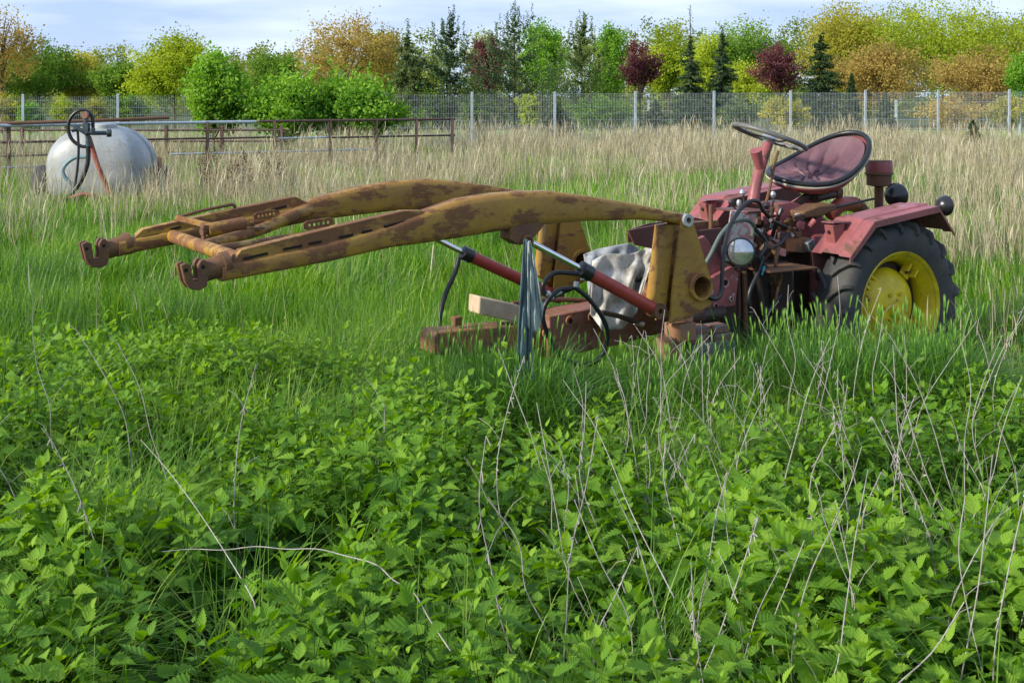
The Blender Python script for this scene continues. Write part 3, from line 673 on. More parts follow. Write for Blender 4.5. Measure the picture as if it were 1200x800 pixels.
mb = MB(); mb.bar(T(206, 255, AF + .03), T(262, 268, -.3), .008, .03); mb.build('flat_brace', OCHRE, tr)
# pivot eye, towers
for a, ym, arm, px in ((AN, 257, near, 797), (AF, 239, farm, 661)):
    c = T(px, ym, a); mb = MB(); mb.lathe(c, (0, 1, 0), [(.016, -.07), (.034, -.07), (.034, .075), (.016, .075)], 24, True); mb.build('pivot_eye', STEEL if a > 0 else RUSTY, arm)
    tw = MB(); dx = c.x
    P = lambda x, y: T(x, y, AN)
    outl = [(790, 258), (804, 258), (824, 322), (826, 338), (825, 355), (800, 371), (777, 377), (780, 340)]
    pl = [(P(x, y).x - P(797, 257).x + dx, P(x, y).z) for x, y in outl]
    tw.prism(pl, a - .012 + .06, a + .06); tw.prism(pl, a - .06 - .012, a - .06)
    h = T(812, 334, AN); hx = h.x - T(797, 257, AN).x + dx
    o = tw.build('tower', OCHRE, tr); cut(o, MB().cyl((hx, a - .2, h.z), (hx, a + .2, h.z), .058, seg=28))
    pl2 = [(P(x, y).x - P(797, 257).x + dx, P(x, y).z) for x, y in [(775, 264), (789, 262), (778, 364), (764, 355)]]
    MB().prism(pl2, a - .06, a + .018).build('tower_web', OCHRE, o, bevel=.003)
    h = T(812, 334, AN); hx = h.x - T(797, 257, AN).x + dx
    MB().lathe((hx, a + .03, h.z), (0, 1, 0), [(.057, -.3), (.057, .052), (.075, .052), (.075, -.3)], 28, True).build('socket_tube', OCHRE, o)
    MB().cyl((hx, a - .30, h.z), (hx, a - .285, h.z), .07).build('socket_back', DARK, o)
# bracket on the near arm
br = MB(); br.prism(poly([(595, 262), (636, 256), (628, 268), (620, 277), (618, 284), (602, 286), (591, 279), (592, 269)], AN), AN - .05, AN + .05); br.build('cylinder_bracket', RUSTY, tr, bevel=.004)
mb = MB(); p = T(619, 282, AN + .065); mb.lathe(p, (.2, 1, 0), [(.02, -.008), (.028, -.008), (.03, 0), (.028, .008), (.02, .008)], 20, True); mb.build('shackle_ring', RUSTY, tr)
# hydraulic cylinders
def cylinder(a, pa, pb, pc, pd, f=1.0):
    r0, r1, b0, b1 = T(*pa, a), T(*pb, a), T(*pc, a), T(*pd, a)
    d = (b1 - b0).normalized()
    bo = MB().tube([b0, b1], .036, 24).build('hydraulic_cylinder', REDH, tr)
    MB().tube([r0, b0], .0165, 16).build('piston_rod', CHROME, bo)
    MB().tube([b0 - d * .05, b0 - d * .045, b0 + d * .02, b0 + d * .025], lambda t: .036 if t in (0, 1) else .043, 20).build('gland_collar', BLKP, bo)
    cc = MB(); cc.cyl(b0 - d * .03, b0 - d * .03 - Vector((0, 0, .05)), .014, seg=8); cc.build('port', STEEL, bo)
    MB().lathe(b1 + d * .02, (0, 1, 0), [(.015, -.04), (.042, -.04), (.042, .04), (.015, .04)], 20, True).build('eye', RUSTY, bo)
    return bo
cylinder(AN - .0, (616, 281), (620, 284), (688, 319), (766, 362))
cylinder(AF + .02, (505, 277), (512, 282), (549, 299), (648, 345))
# hoses by the cylinders
def hose(pts, r, mat=BLACK, name='hose', n=8): return MB().tube([T(*p) for p in pts], r, 10, n=n).build(name, mat, tr)
hose([(538, 302, AF + .1), (533, 320, AF + .12), (522, 345, AF + .16), (516, 370, AF + .2), (515, 392, AF + .22)], .014)
hose([(681, 322, .60), (668, 320, .58), (650, 320, .56), (638, 330, .56), (637, 340, .56), (645, 348, .56), (660, 342, .58), (672, 337, .6)], .012)
hose([(673, 336, .60), (690, 350, .62), (706, 372, .62), (712, 392, .6), (707, 414, .58), (692, 426, .56), (672, 425, .55), (655, 414, .55), (642, 392, .55), (636, 370, .56), (642, 352, .57), (655, 340, .58), (668, 338, .6)], .0125)
hose([(706, 366, .58), (724, 370, .5), (742, 376, .46), (752, 379, .44)], .014)
for p, q in (((641, 343, .565), (647, 349, .565)), ((650, 345, .565), (658, 341, .58)), ((744, 377, .45), (753, 380, .44)), ((676, 330, .6), (675, 336, .6))):
    MB().cyl(T(*p), T(*q), .016, seg=10).build('hose_ferrule', STEEL, tr)
hose([(828, 347, .67), (838, 350, .66), (845, 342, .62), (847, 310, .58), (851, 280, .52), (860, 256, .45), (875, 238, .40), (888, 236, .38), (893, 245, .36), (905, 258, .3)], .0125)
hose([(822, 316, .40), (832, 300, .42), (845, 275, .42), (860, 260, .40), (876, 258, .38), (883, 265, .35), (882, 276, .33)], .013, plain('grey_green_hose', (.09, .115, .10), .6))
hose([(895, 300, .5), (888, 320, .5), (878, 345, .5), (880, 372, .5)], .013)
hose([(885, 268, .4), (898, 285, .42), (890, 305, .45), (905, 318, .4)], .012)
hose([(903, 258, .35), (912, 262, .33), (924, 270, .3), (915, 285, .35), (905, 290, .38)], .012)
# the frame beam
P1 = [T(712, 350, .12), T(633, 356, .12)]
mb = MB(); 
def beam(pxs, a, hw, name, mat):
    m = MB(); vs = []
    for px, yt, yb in pxs:
        p, q = T(px, yt, a), T(px, yb, a)
        vs += [(p.x, a + hw, p.z), (p.x, a - hw, p.z), (p.x, a - hw, q.z), (p.x, a + hw, q.z)]
    k = len(pxs); fs = [(i * 4 + j, i * 4 + (j + 1) % 4, (i + 1) * 4 + (j + 1) % 4, (i + 1) * 4 + j) for i in range(k - 1) for j in range(4)] + [(0, 1, 2, 3), tuple((k - 1) * 4 + j for j in (3, 2, 1, 0))]
    return m.add(vs, fs).build(name, mat, tr, bevel=.008)
bm1 = beam([(632, 367, 417), (712, 352, 401), (790, 338, 380)], .10, .10, 'frame_beam', BEAMR)
beam([(500, 391, 412), (505, 386, 413), (560, 381, 411), (640, 376, 402)], .08, .08, 'front_beam', BEAMO)
mb = MB(); rb = MB()
for x, y in ((641, 390), (668, 376), (694, 371)):
    c = T(x, y, .203); MB().cyl(c - Vector((0, .004, 0)), c + Vector((0, .001, 0)), .017, seg=14).build('bolt_hole', DARK, bm1); MB().lathe(c, (0, 1, 0), [(.017, -.004), (.03, -.004), (.028, .006), (.017, .006)], 16, True).build('bolt_collar', BEAMO, bm1)
MB().tube([T(690, 352, .02), T(640, 351, 0), T(600, 356, .04)], .014, 8, n=4).build('tie_rod', RUSTY, tr)
MB().box(T(535, 376, .1), (.05, .05, .05)).build('lug', RUSTY, tr, bevel=.006)
# chassis around the towers
sp = MB().prism(poly([(783, 372), (792, 352), (826, 330), (858, 312), (866, 320), (862, 358), (820, 366)], .40), .36, .40).build('side_plate', PINKW if False else PINK, tr, bevel=.004)
mb = MB(); r2 = MB()
for x, y, r in ((830, 341, .022), (849, 331, .022), (838, 358, .014), (856, 350, .012)):
    c = T(x, y, .402); MB().cyl(c, c + Vector((0, .004, 0)), r * .8, seg=14).build('bolt_hole', DARK, sp); MB().lathe(c, (0, 1, 0), [(r * .8, 0), (r * 1.35, 0), (r * 1.25, .012), (r * .8, .012)], 16, True).build('boss', PINKW, sp)
MB().tube([T(806, 372, .45), T(846, 366, .4)], .04, 12).build('axle_stub', GREASE, tr)
trg = MB(); trg.prism(poly([(736, 270), (744, 287), (812, 302), (845, 320), (846, 267), (820, 270), (776, 262)], .30), .285, .30)
trg.build('maroon_tray', MAROON, tr, bevel=.003)
MB().prism(poly([(736, 270), (760, 262), (815, 255), (845, 262), (845, 275), (736, 284)], -.05), -.06, -.05).build('maroon_tray', MAROON, tr)
MB().prism(poly([(809, 284), (826, 276), (846, 306), (845, 320), (818, 326), (808, 318)], .36), .33, .36).build('bracket_plate', PINK, tr, bevel=.006)
MB().tube([T(760, 330, .1), T(800, 336, .1)], .085, 24).build('front_tube', worn_paint('orange_rust_tube', (.26, .10, .035), (.2, .08, .03), (.12, .06, .03), (.17, .1, .04), .5, 8, .7), tr)
MB().tube([T(740, 326, .3), T(800, 330, .3)], .018, 10).build('rod', BLACK, tr)
MB().tube([T(833, 240, .2), T(833, 268, .2)], .013, 10).build('stub_rod', RUSTY, tr)
MB().box(T(822, 262, .15), (.22, .06, .03)).build('rusty_bracket', RUSTY, tr, bevel=.004)
# body of the machine
def blk(name, mat, x0, x1, y0, y1, z0, z1, bev=.02): return MB().box(((x0 + x1) / 2, (y0 + y1) / 2, (z0 + z1) / 2), (abs(x1 - x0), abs(y1 - y0), abs(z1 - z0))).build(name, mat, tr, bevel=bev)
blk('gearbox', GREASE, -.18, 1.35, -.17, .17, .42, .86, .04)
blk('rear_housing', PINK, -.26, .26, -.22, .22, .46, .93, .05)
blk('side_engine', GREASE, .55, 1.15, .12, .36, .32, .80, .04)
blk('engine_sump', GREASE, .25, 1.25, -.12, .30, .25, .45, .04)
MB().tube([(0, -.62, .52), (0, .62, .52)], .07, 16).build('rear_axle', GREASE, tr)
MB().lathe((0, 0, .52), (0, 1, 0), [(.0, -.3), (.1, -.3), (.17, -.22), (.21, -.12), (.21, .12), (.17, .22), (.1, .3), (0, .3)], 28).build('axle_housing', GREASE, tr)
# peeling upright casing
cs = MB(); top = [T(856, 246, .28), T(887, 248, .28), T(887, 248, .02), T(856, 246, .02)]; bt = [T(847, 306, .32), T(880, 312, .32), T(880, 312, .04), T(847, 306, .04)]
cs.add([*top, *bt], [(0, 1, 2, 3), (4, 7, 6, 5), (0, 4, 5, 1), (1, 5, 6, 2), (2, 6, 7, 3), (3, 7, 4, 0)]).build('upright_casing', PINKW, tr, bevel=.008)
cm = MB(); cm.box(T(871, 246, .15), (.19, .29, .012)); cm.build('casing_lid', MAROON, tr, bevel=.003)
# headlight
hl = empty('headlight', T(868, 295, .47)); hl.parent = tr; hd = Vector((.62, .78, .06)).normalized()
MB().lathe((0, 0, 0), hd, [(0, -.105), (.035, -.10), (.062, -.07), (.078, -.02), (.080, .0), (.084, .004), (.084, .018), (.076, .02)], 32).build('housing', BLKP, hl)
MB().lathe((0, 0, 0), hd, [(0, .030), (.03, .029), (.055, .024), (.074, .016), (.076, .012)], 32).build('lens', plain('ribbed_lamp_glass', (.42, .45, .48), .10, metal=.85, var=.3, scale=14, bmp=.04), hl)
MB().bar(T(868, 300, .47) - hd * .08, T(880, 312, .3), .03, .02).build('headlight_bracket', GREASE, tr)
# steering column, wheel and levers
MB().tube([T(882, 240, .06), T(886, 215, .04), T(893, 190, .02), T(900, 168, 0)], lambda t: .038 - .006 * t, 18, n=4).build('steering_column', PINK, tr)
MB().tube([T(891, 197, .10), T(888, 186, .11), T(885.5, 176, .12)], lambda t: .026 + .012 * t, 18).build('switch_housing', PINK, tr)
MB().tube([T(912, 178, .04), T(908, 190, .08), T(901, 225, .1), T(897, 240, .12)], .010, 8, n=3).build('brown_rod', RUSTY, tr)
sw = empty('steering_wheel', T(902, 160.5, 0.0)); sw.parent = tr
axn = Vector((-.34, .12, 1)).normalized()
rim = MB(); seg = 48; rr = .235; a_ = axn.cross(Vector((0, 1, 0))).normalized(); b2 = axn.cross(a_)
pts = [(a_ * math.cos(t) + b2 * math.sin(t)) * rr for t in [2 * math.pi * k / seg for k in range(seg + 1)]]
rim.tube(pts, .0155, 12, caps=False); rim.build('rim', plain('grey_worn_bakelite', (.12, .12, .11), .42, var=.4), sw)
MB().lathe((0, 0, 0), axn, [(0, .025), (.025, .024), (.045, .008), (.05, -.01), (.035, -.03), (.03, -.06)], 20).build('hub', STEEL, sw)
for k in range(3):
    t = 2 * math.pi * k / 3 + .35; d = a_ * math.cos(t) + b2 * math.sin(t); sb = MB()
    sd_ = axn.cross(d) * .008; sb.tube([d * .03 - axn * .01, d * .12 - axn * .02, d * rr], .0058, 8, n=3); sb.build('spoke', GREASE, sw)
for (px, py, bx, by, a, kr) in ((857, 237, 866, 256, .18, .02), (870, 226, 873, 250, .1, .02), (898, 241, 902, 262, .2, .022), (866, 238, 871, 256, .05, .018), (906, 228, 905, 250, .12, .02)):
    lv = MB().tube([T(bx, by, a), T((bx + px) / 2 + 1, (by + py) / 2, a), T(px, py, a)], .007, 8).build('lever', GREASE, tr)
    k = MB(); c = T(px, py, a); k.lathe(c, (0, 0, 1), [(0, -.022), (.012, -.018), (kr, 0), (.012, .018), (0, .022)], 14); k.build('knob', BLKP if a > .15 else STEEL, lv)
# clutter of control boxes and pipes
def clutter(n):
    for i in range(n):
        px, py = rnd.uniform(884, 950), rnd.uniform(252, 300); a = rnd.uniform(.12, .36)
        c = T(px, py, a); mb = MB(); k = rnd.random(); mat = rnd.choice([PINKW, RUSTY, GREASE, PINK, STEEL, GREASE, RUSTY])
        if k < .4: mb.box(c, (rnd.uniform(.02, .07), rnd.uniform(.02, .06), rnd.uniform(.02, .07)), Matrix.Rotation(rnd.uniform(-.6, .6), 3, 'Y')); mb.build('control_part', mat, tr, bevel=.004)
        elif k < .75:
            d = Vector((rnd.uniform(-1, 1), rnd.uniform(-.3, 1), rnd.uniform(-1, 1))).normalized() * rnd.uniform(.03, .08); mb.cyl(c, c + d, rnd.uniform(.008, .02), seg=10); mb.build('control_part', mat, tr)
        else:
            p = [c + Vector((rnd.uniform(-.1, .1), rnd.uniform(-.04, .06), rnd.uniform(-.12, .08))) for _ in range(4)]; mb.tube(p, rnd.choice([.006, .009, .012]), 8, n=5); mb.build('control_pipe', rnd.choice([BLACK, RUSTY, BLACK]), tr)
clutter(46)
for (x0, y0, x1, y1, a, r, mt) in ((884, 300, 896, 378, .40, .022, GREASE), (905, 330, 908, 385, .36, .03, GREASE), (872, 318, 874, 385, .38, .016, RUSTY), (925, 335, 925, 372, .34, .02, BLACK), (865, 314, 866, 372, .36, .014, MAROON), (915, 345, 895, 372, .42, .016, BLACK)):
    MB().tube([T(x0, y0, a), T(x1, y1, a)], r, 12).build('vertical_pipe', mt, tr)
hose([(912, 290, .42), (909, 310, .44), (915, 322, .44), (910, 345, .42), (907, 362, .42)], .012, RUSTY, 'bent_rod')
MB().tube([T(893, 314, .48), T(896, 312, .5), T(893, 322, .5)], .005, 6).build('blue_cable', plain('light_blue_cable', (.05, .42, .55), .5), tr)
# red housings under the seat
MB().prism(poly([(911, 238), (927, 236), (941, 240), (939, 262), (928, 272), (912, 268)], .16), .0, .16).build('control_box', PINK, tr, bevel=.012)
MB().prism(poly([(930, 258), (962, 250), (975, 262), (972, 282), (928, 280)], .14), -.1, .14).build('gear_cover', PINK, tr, bevel=.02)
MB().prism(poly([(921, 280), (949, 278), (950, 290), (944, 297), (922, 295)], .30), .2, .30).build('toolbox', BEAMO, tr, bevel=.006)
MB().prism(poly([(938, 248), (958, 240), (978, 239), (978, 246), (960, 254), (940, 256)], .26), .14, .28).build('pedal_pad', RUSTY, tr, bevel=.012)
MB().tube([T(972, 252, .1), T(985, 240, .1), T(1002, 240, .05), T(1012, 250, .0)], .05, 14, n=4).build('axle_arch', worn_paint('bright_red_worn_paint', (.40, .08, .05), (.3, .06, .04), (.12, .05, .03), (.15, .07, .04), .6, 8, .4), tr)
MB().tube([T(974, 244, .2), T(1024, 233, .15)], .008, 8).build('thin_rod', BLACK, tr)
fb = MB(); q = [T(902, 319, .55), T(957, 325, .55)]
fb.box(((q[0].x + q[1].x) / 2, .42, q[0].z), (abs(q[0].x - q[1].x), .28, .012)); fb.build('footboard', RUSTY, tr, bevel=.003)
MB().bar(T(905, 322, .5), T(912, 350, .3), .02, .02).build('footboard_strut', RUSTY, tr)
# seat
seat = empty('seat', T(948, 215, 0)); seat.parent = tr; seat.rotation_euler = (-.20, .03, 0); so = T(948, 215, 0)
def seat_pt(u, v):
    """u round the bucket 0..1 (0 = front), v from centre to lip"""
    t = 2 * math.pi * u; back = (1 - math.cos(t)) / 2
    r = v * (.262 + .02 * math.cos(2 * t)); x = math.cos(t) * r * 1.0; y = math.sin(t) * r * 1.05
    lip = .045 + .26 * back ** 2.3
    z = lip * (v ** 4) - .015 * (1 - v ** 3)
    x += -.05 * back * v * (1 - v) - .12 * back * v ** 4
    return Vector((x, y, z))
def seat_shell(off, bumpy, nv=20, nu=112, v1=1.0):
    mb = MB(); vs = []; 
    for i in range(nv + 1):
        for j in range(nu):
            v = i / nv * v1; u = j / nu; p = seat_pt(u, v); z = off
            if bumpy: z += .040 * (1 - v * .7) + (.044 * (abs(math.sin(u * 2 * math.pi * 7 + .8 * math.sin(v * 6)))) ** .45 + .008 * math.sin(u * 61 + v * 9)) * math.sin(min(1, v * 1.05) * math.pi) - .03 * math.exp(-((v - .55) / .12) ** 2) * abs(math.cos(u * math.pi * 3)) ** 8
            n = Vector((-math.cos(2 * math.pi * u) * v * .7, -math.sin(2 * math.pi * u) * v * .7, 1)).normalized()
            vs.append(p + n * z)
    fs = [(i * nu + j, i * nu + (j + 1) % nu, (i + 1) * nu + (j + 1) % nu, (i + 1) * nu + j) for i in range(nv) for j in range(nu)]
    return mb.add(vs, fs)
seat_shell(-.02, False).build('pan', PINK, seat, solid=.01, sharp=80)
cu = seat_shell(.008, True, v1=.97).build('cushion', LEATH, seat, sharp=80)
MB().lathe(seat_pt(.5, .62) + Vector((.05, 0, .02)), (1, 0, .5), [(0, .012), (.012, .008), (.014, 0)], 12).build('button', BLACK, seat)
lipp = [seat_pt(k / 56, 1.0) + Vector((0, 0, .006)) for k in range(57)]
MB().tube(lipp, .017, 10, caps=False).build('piping', BLACK, seat)
MB().tube([p + Vector((0, 0, -.02)) + Vector((p.x, p.y, 0)) * .03 for p in lipp], .007, 8, caps=False).build('piping', plain('grey_cream_piping', (.33, .33, .27), .5), seat)
MB().tube([T(930, 245, .0), T(945, 236, 0), T(958, 228, 0)], .05, 12).build('seat_post', PINK, tr)
MB().tube([T(955, 232, .1), T(978, 227, .08)], .03, 12).build('seat_damper', GREASE, tr)
MB().lathe(T(980, 226, .08), (-1, 0, 0), [(0, -.02), (.035, -.02), (.035, .03), (0, .03)], 16).build('seat_damper', RUSTY, tr)
MB().bar(T(925, 246, .1), T(955, 222, .06), .04, .03).build('seat_bracket', GREASE, tr)
# fenders
def fender(s, dx=0, dz=0):
    a0, a1 = .42, .73
    pr = [(x + dx, z + dz) for x, z in poly([(996, 302), (1025, 260), (1062, 251), (1100, 242), (1118, 272)], .73)]
    mb = MB(); th = .006; vs = []; n = len(pr)
    for (x, z) in pr:
        for a in (a0, a0 + .015, .5, .5 + .008, .64, .648, a1 - .012, a1):
            hgt = {a0: -.0, .5: -.0, .648: .0}.get(a, 0)
            rib = .010 if .5 < a < .645 else 0
            vs.append((x, s * a, z + rib))
    k = 8; fs = [(i * k + j, i * k + j + 1, (i + 1) * k + j + 1, (i + 1) * k + j) for i in range(n - 1) for j in range(k - 1)]
    mb.add(vs, fs)
    lip = MB()
    fd = mb.build('fender', PINK, tr, solid=.006, sharp=20, bevel=.002)
    pl = pr + [(x - (.012 if i else .0), z - .035) for i, (x, z) in list(enumerate(pr))[::-1]]
    m2 = MB(); m2.prism(pl, s * a1 - .003, s * a1 + .003); m2.build('lip', PINK, fd)
    inn = pr[:3] + [(pr[3][0], pr[3][1])] + [(pr[4][0], pr[4][1]), (-.25, .72), (.1, .72), (.34, .62), (.46, .70)]
    m3 = MB(); m3.prism(inn, s * a0 - .004, s * a0 + .004); m3.build('inner_skirt', MAROON, fd)
    # bracket box on the front slope
    f = Vector((pr[0][0], 0, pr[0][1])); g_ = Vector((pr[1][0], 0, pr[1][1])); c = f.lerp(g_, .55)
    m4 = MB(); m4.prism([(c.x + .055, c.z - .07), (c.x + .085, c.z + .06), (c.x - .02, c.z + .075), (c.x + .0, c.z - .02)], s * .53 - .035, s * .53 + .035); bx = m4.build('lamp_bracket', PINK, fd, bevel=.003)
    m5 = MB(); m5.cyl((c.x + .078, s * .53, c.z + .02), (c.x + .084, s * .53, c.z + .02), .011, seg=12).build('bolt_hole', DARK, bx)
    m6 = MB(); m6.box((c.x + .02, s * .53, c.z + .078), (.14, .10, .006)); m6.build('bracket_top', PINK, fd)
    return fd
fender(1); fender(-1, .09, .06)
# rear lamps and breather on top
def lamp(c, d, r):
    e = empty('rear_lamp', c); e.parent = tr
    MB().lathe((0, 0, 0), d, [(0, -r * .85), (r * .5, -r * .75), (r * .85, -r * .45), (r, 0), (r * 1.04, r * .12), (r, r * .25)], 24).build('housing', BLKP, e)
    MB().lathe((0, 0, 0), d, [(0, r * .38), (r * .6, r * .34), (r * .98, r * .2)], 24).build('lens', plain('dull_red_lens', (.20, .02, .02), .3), e)
lamp(T(1050, 229, .2), (-.9, -.3, .1), .078); lamp(T(1107, 241, .68), (-1, .1, .0), .062)
af = MB(); c = T(1030, 203, 0); af.lathe((c.x, 0, c.z), (0, 0, 1), [(0, .085), (.085, .085), (.088, .06), (.088, .008), (.094, .004), (.094, -.008), (.084, -.012), (.082, -.08), (.06, -.085), (.03, -.09), (.03, -.26), (0, -.26)], 28)
fo = af.build('air_filter', RUSTY, tr); MB().lathe((c.x, 0, c.z), (0, 0, 1), [(.0885, .08), (.0895, .075), (.0895, .015), (.0885, .01)], 28).build('painted_band', PINK, fo)
# rear wheels
def rear_wheel(s):
    wv = empty('rear_wheel', (0, s * .56, .52)); wv.parent = tr
    ty = MB(); ty.lathe((0, 0, 0), (0, 1, 0), [(.315, -.105), (.34, -.118), (.41, -.133), (.465, -.125), (.492, -.10), (.500, -.05), (.502, 0), (.500, .05), (.492, .10), (.465, .125), (.41, .133), (.34, .118), (.315, .105)], 72)
    ty.build('tyre', TYRE, wv, sharp=60)
    lg = MB(); NL = 21
    for k in range(NL):
        for sd_ in (-1, 1):
            t0 = 2 * math.pi * (k + (.5 if sd_ > 0 else 0)) / NL; vs = []
            path = [(0.0, .012, .530), (.5, .055, .530), (1.0, .112, .522), (1.15, .136, .490), (1.2, .139, .455)]
            for (adv, yy, rad) in path:
                tt = t0 + adv * .17; hw = .030 * (1.15 - .25 * adv)
                for e, rr_ in ((-1, rad), (1, rad), (1, .488 if adv < 1.1 else rad - .03), (-1, .488 if adv < 1.1 else rad - .03)):
                    an = tt + e * hw; y = yy if rr_ == rad else min(yy, .118)
                    vs.append((math.cos(an) * rr_, sd_ * y, math.sin(an) * rr_))
            n = len(path); fs = [(i * 4 + j, i * 4 + (j + 1) % 4, (i + 1) * 4 + (j + 1) % 4, (i + 1) * 4 + j) for i in range(n - 1) for j in range(4)] + [(3, 2, 1, 0), ((n - 1) * 4, (n - 1) * 4 + 1, (n - 1) * 4 + 2, (n - 1) * 4 + 3)]
            lg.add(vs, fs)
    lg.build('tread_lugs', TYRE, wv, bevel=.004)
    rm = MB(); rm.lathe((0, 0, 0), (0, s, 0), [(.315, -.10), (.335, -.10), (.30, -.07), (.28, -.03), (.28, .03), (.30, .08), (.318, .09), (.337, .105), (.342, .115), (.336, .122), (.322, .112), (.305, .092), (.29, .07), (.272, .03), (.272, -.03), (.29, -.08)], 64, True)
    rm.build('rim', YEL, wv, sharp=50)
    dc = MB(); dc.lathe((0, 0, 0), (0, s, 0), [(0, .085), (.045, .085), (.055, .07), (.075, .062), (.10, .062), (.165, .045), (.205, .015), (.225, -.012), (.228, -.03), (.22, -.03), (.16, .02), (0, .04)], 56)
    dc.build('disc', YEL, wv, sharp=50)
    for k in range(4):
        t = R(38) + k * math.pi / 2; m = Matrix.Rotation(-t, 3, 'Y'); b1 = MB()
        b1.box(m @ Vector((.25, 0, 0)) + Vector((0, s * .012, 0)), (.075, .012, .085), m); b1.box(m @ Vector((.262, 0, .036)) + Vector((0, s * .038, 0)), (.055, .06, .012), m); b1.box(m @ Vector((.262, 0, -.036)) + Vector((0, s * .038, 0)), (.055, .06, .012), m)
        lo = b1.build('rim_lug', YEL, wv, bevel=.004); c = m @ Vector((.248, 0, 0)) + Vector((0, s * .018, 0)); MB().cyl(c, c + Vector((0, s * .018, 0)), .014, seg=6).build('nut', RUSTY, lo)
    for k in range(6):
        t = k * math.pi / 3; c = Vector((math.cos(t) * .085, s * .06, math.sin(t) * .085)); MB().cyl(c, c + Vector((0, s * .02, 0)), .012, seg=6).build('wheel_bolt', YEL, wv)
    MB().cyl((0, -s * .05, 0), (0, -s * .03, 0), .27, seg=32).build('brake_drum', GREASE, wv)
rear_wheel(1); rear_wheel(-1)

# ------------------------------------------------------------------ things lying on and by the tractor
RZ = math.pi + TH
def tworld(v): return tr.location + Matrix.Rotation(RZ, 3, 'Z') @ Vector(v)
def as_world(o):
    """a thing modelled in tractor space that is not part of the tractor"""
    o.location = tr.location; o.rotation_euler = (0, 0, RZ); return o
def cloth(name, top, bot, a_top, a_bot, mat, label, folds=6, amp=.03, nu=40, nv=28, seed=1):
    rd = random.Random(seed); ph = [rd.uniform(0, 6) for _ in range(6)]; vs = []
    def ip(c, u):
        x = u * (len(c) - 1); i = min(int(x), len(c) - 2); f = x - i; return (c[i][0] * (1 - f) + c[i + 1][0] * f, c[i][1] * (1 - f) + c[i + 1][1] * f)
    for j in range(nv + 1):
        v = j / nv
        for i in range(nu + 1):
            u = i / nu; a = ip(top, u); b = ip(bot, u); px = a[0] + (b[0] - a[0]) * v; py = a[1] + (b[1] - a[1]) * v
            aa = a_top + (a_bot - a_top) * math.sin(v * 1.57) + amp * (.35 + v) * (math.sin(u * folds * 6.28 + ph[0] + 1.3 * math.sin(v * 3 + ph[1])) * .6 + .4 * math.sin(u * folds * 2.3 * 6.28 + ph[2] + v * 5)) + .3 * amp * math.sin(v * 13 + u * 7 + ph[3])
            p = T(px, py, aa); vs.append(p)
    fs = [(j * (nu + 1) + i, j * (nu + 1) + i + 1, (j + 1) * (nu + 1) + i + 1, (j + 1) * (nu + 1) + i) for j in range(nv) for i in range(nu)]
    o = MB().add(vs, fs).build(name, mat, None, solid=.005, sharp=80); tag(as_world(o), label, 'cloth'); return o
cloth('cloth', [(684, 298), (700, 292), (735, 285), (748, 290)], [(690, 345), (705, 352), (722, 340), (745, 332)], .05, .22, CLOTHG, 'dark grey cloth under the dirty white one on the tractor front', 1.7, .04, seed=3)
cloth('cloth', [(694, 306), (710, 297), (738, 298), (754, 292), (772, 280)], [(692, 368), (706, 387), (730, 385), (746, 366), (754, 338)], .22, .36, CLOTHW, 'dirty white cloth draped over the tractor front between the yellow towers', 1.6, .05, seed=5)
cloth('cloth', [(613.5, 282), (616, 280), (618, 280), (619, 283)], [(603, 468), (608, 473), (618, 474), (626, 466)], .675, .72, CLOTHT, 'long teal grey rag hanging from the ring of the near arm into the grass', 2, .022, 16, 40, 8)
cloth('cloth', [(618.5, 284), (620, 282), (621.5, 282), (622, 284)], [(618, 383), (624, 390), (631, 388), (637, 362)], .70, .715, CLOTHP, 'short pale rag hanging beside the long teal one', 2, .014, 16, 30, 9)
# pale block on the front beam
pb = MB().prism(poly([(562, 347), (610, 358), (609, 379), (561, 368)], .14), .02, .14); o = pb.build('splintered_block', BLOCKM, None, bevel=.008); tag(as_world(o), 'pale splintered timber block lying on the rusty front beam', 'block')
# brick stack under the tower
by = T(812, 395, .5)
def brick(px, py, a, sx, sy, sz, mat, label, rz=0, name='brick', cat='brick', grp='bricks stacked under the loader tower'):
    c = T(px, py, a); o = MB().box((0, 0, 0), (sx, sy, sz)).build(name, mat, None, bevel=.006)
    o.location = tworld(c); o.rotation_euler = (0, 0, RZ + rz); tag(o, label, cat, grp); return o
brick(797, 388, .56, .13, .12, .10, BRICKO, 'bright orange broken brick at the left end of the stack', .2)
brick(815, 385.5, .52, .115, .11, .045, BRICK, 'top layer brick next to the orange broken one'); brick(838, 384, .52, .115, .11, .045, BRICK, 'top layer brick at the right end of the stack')
brick(812, 395.5, .52, .14, .115, .05, BRICK, 'second layer brick beside the orange broken one', .03); brick(841, 394, .52, .13, .115, .05, BRICK, 'second layer brick at the right end of the stack', -.04)
brick(825, 412, .5, .32, .16, .13, CONC, 'grey concrete block under the brick stack', 0, 'concrete_block', 'block', None)
brick(782, 408, .56, .10, .10, .12, BRICKO, 'orange brick standing in the grass at the foot of the stack', .4)

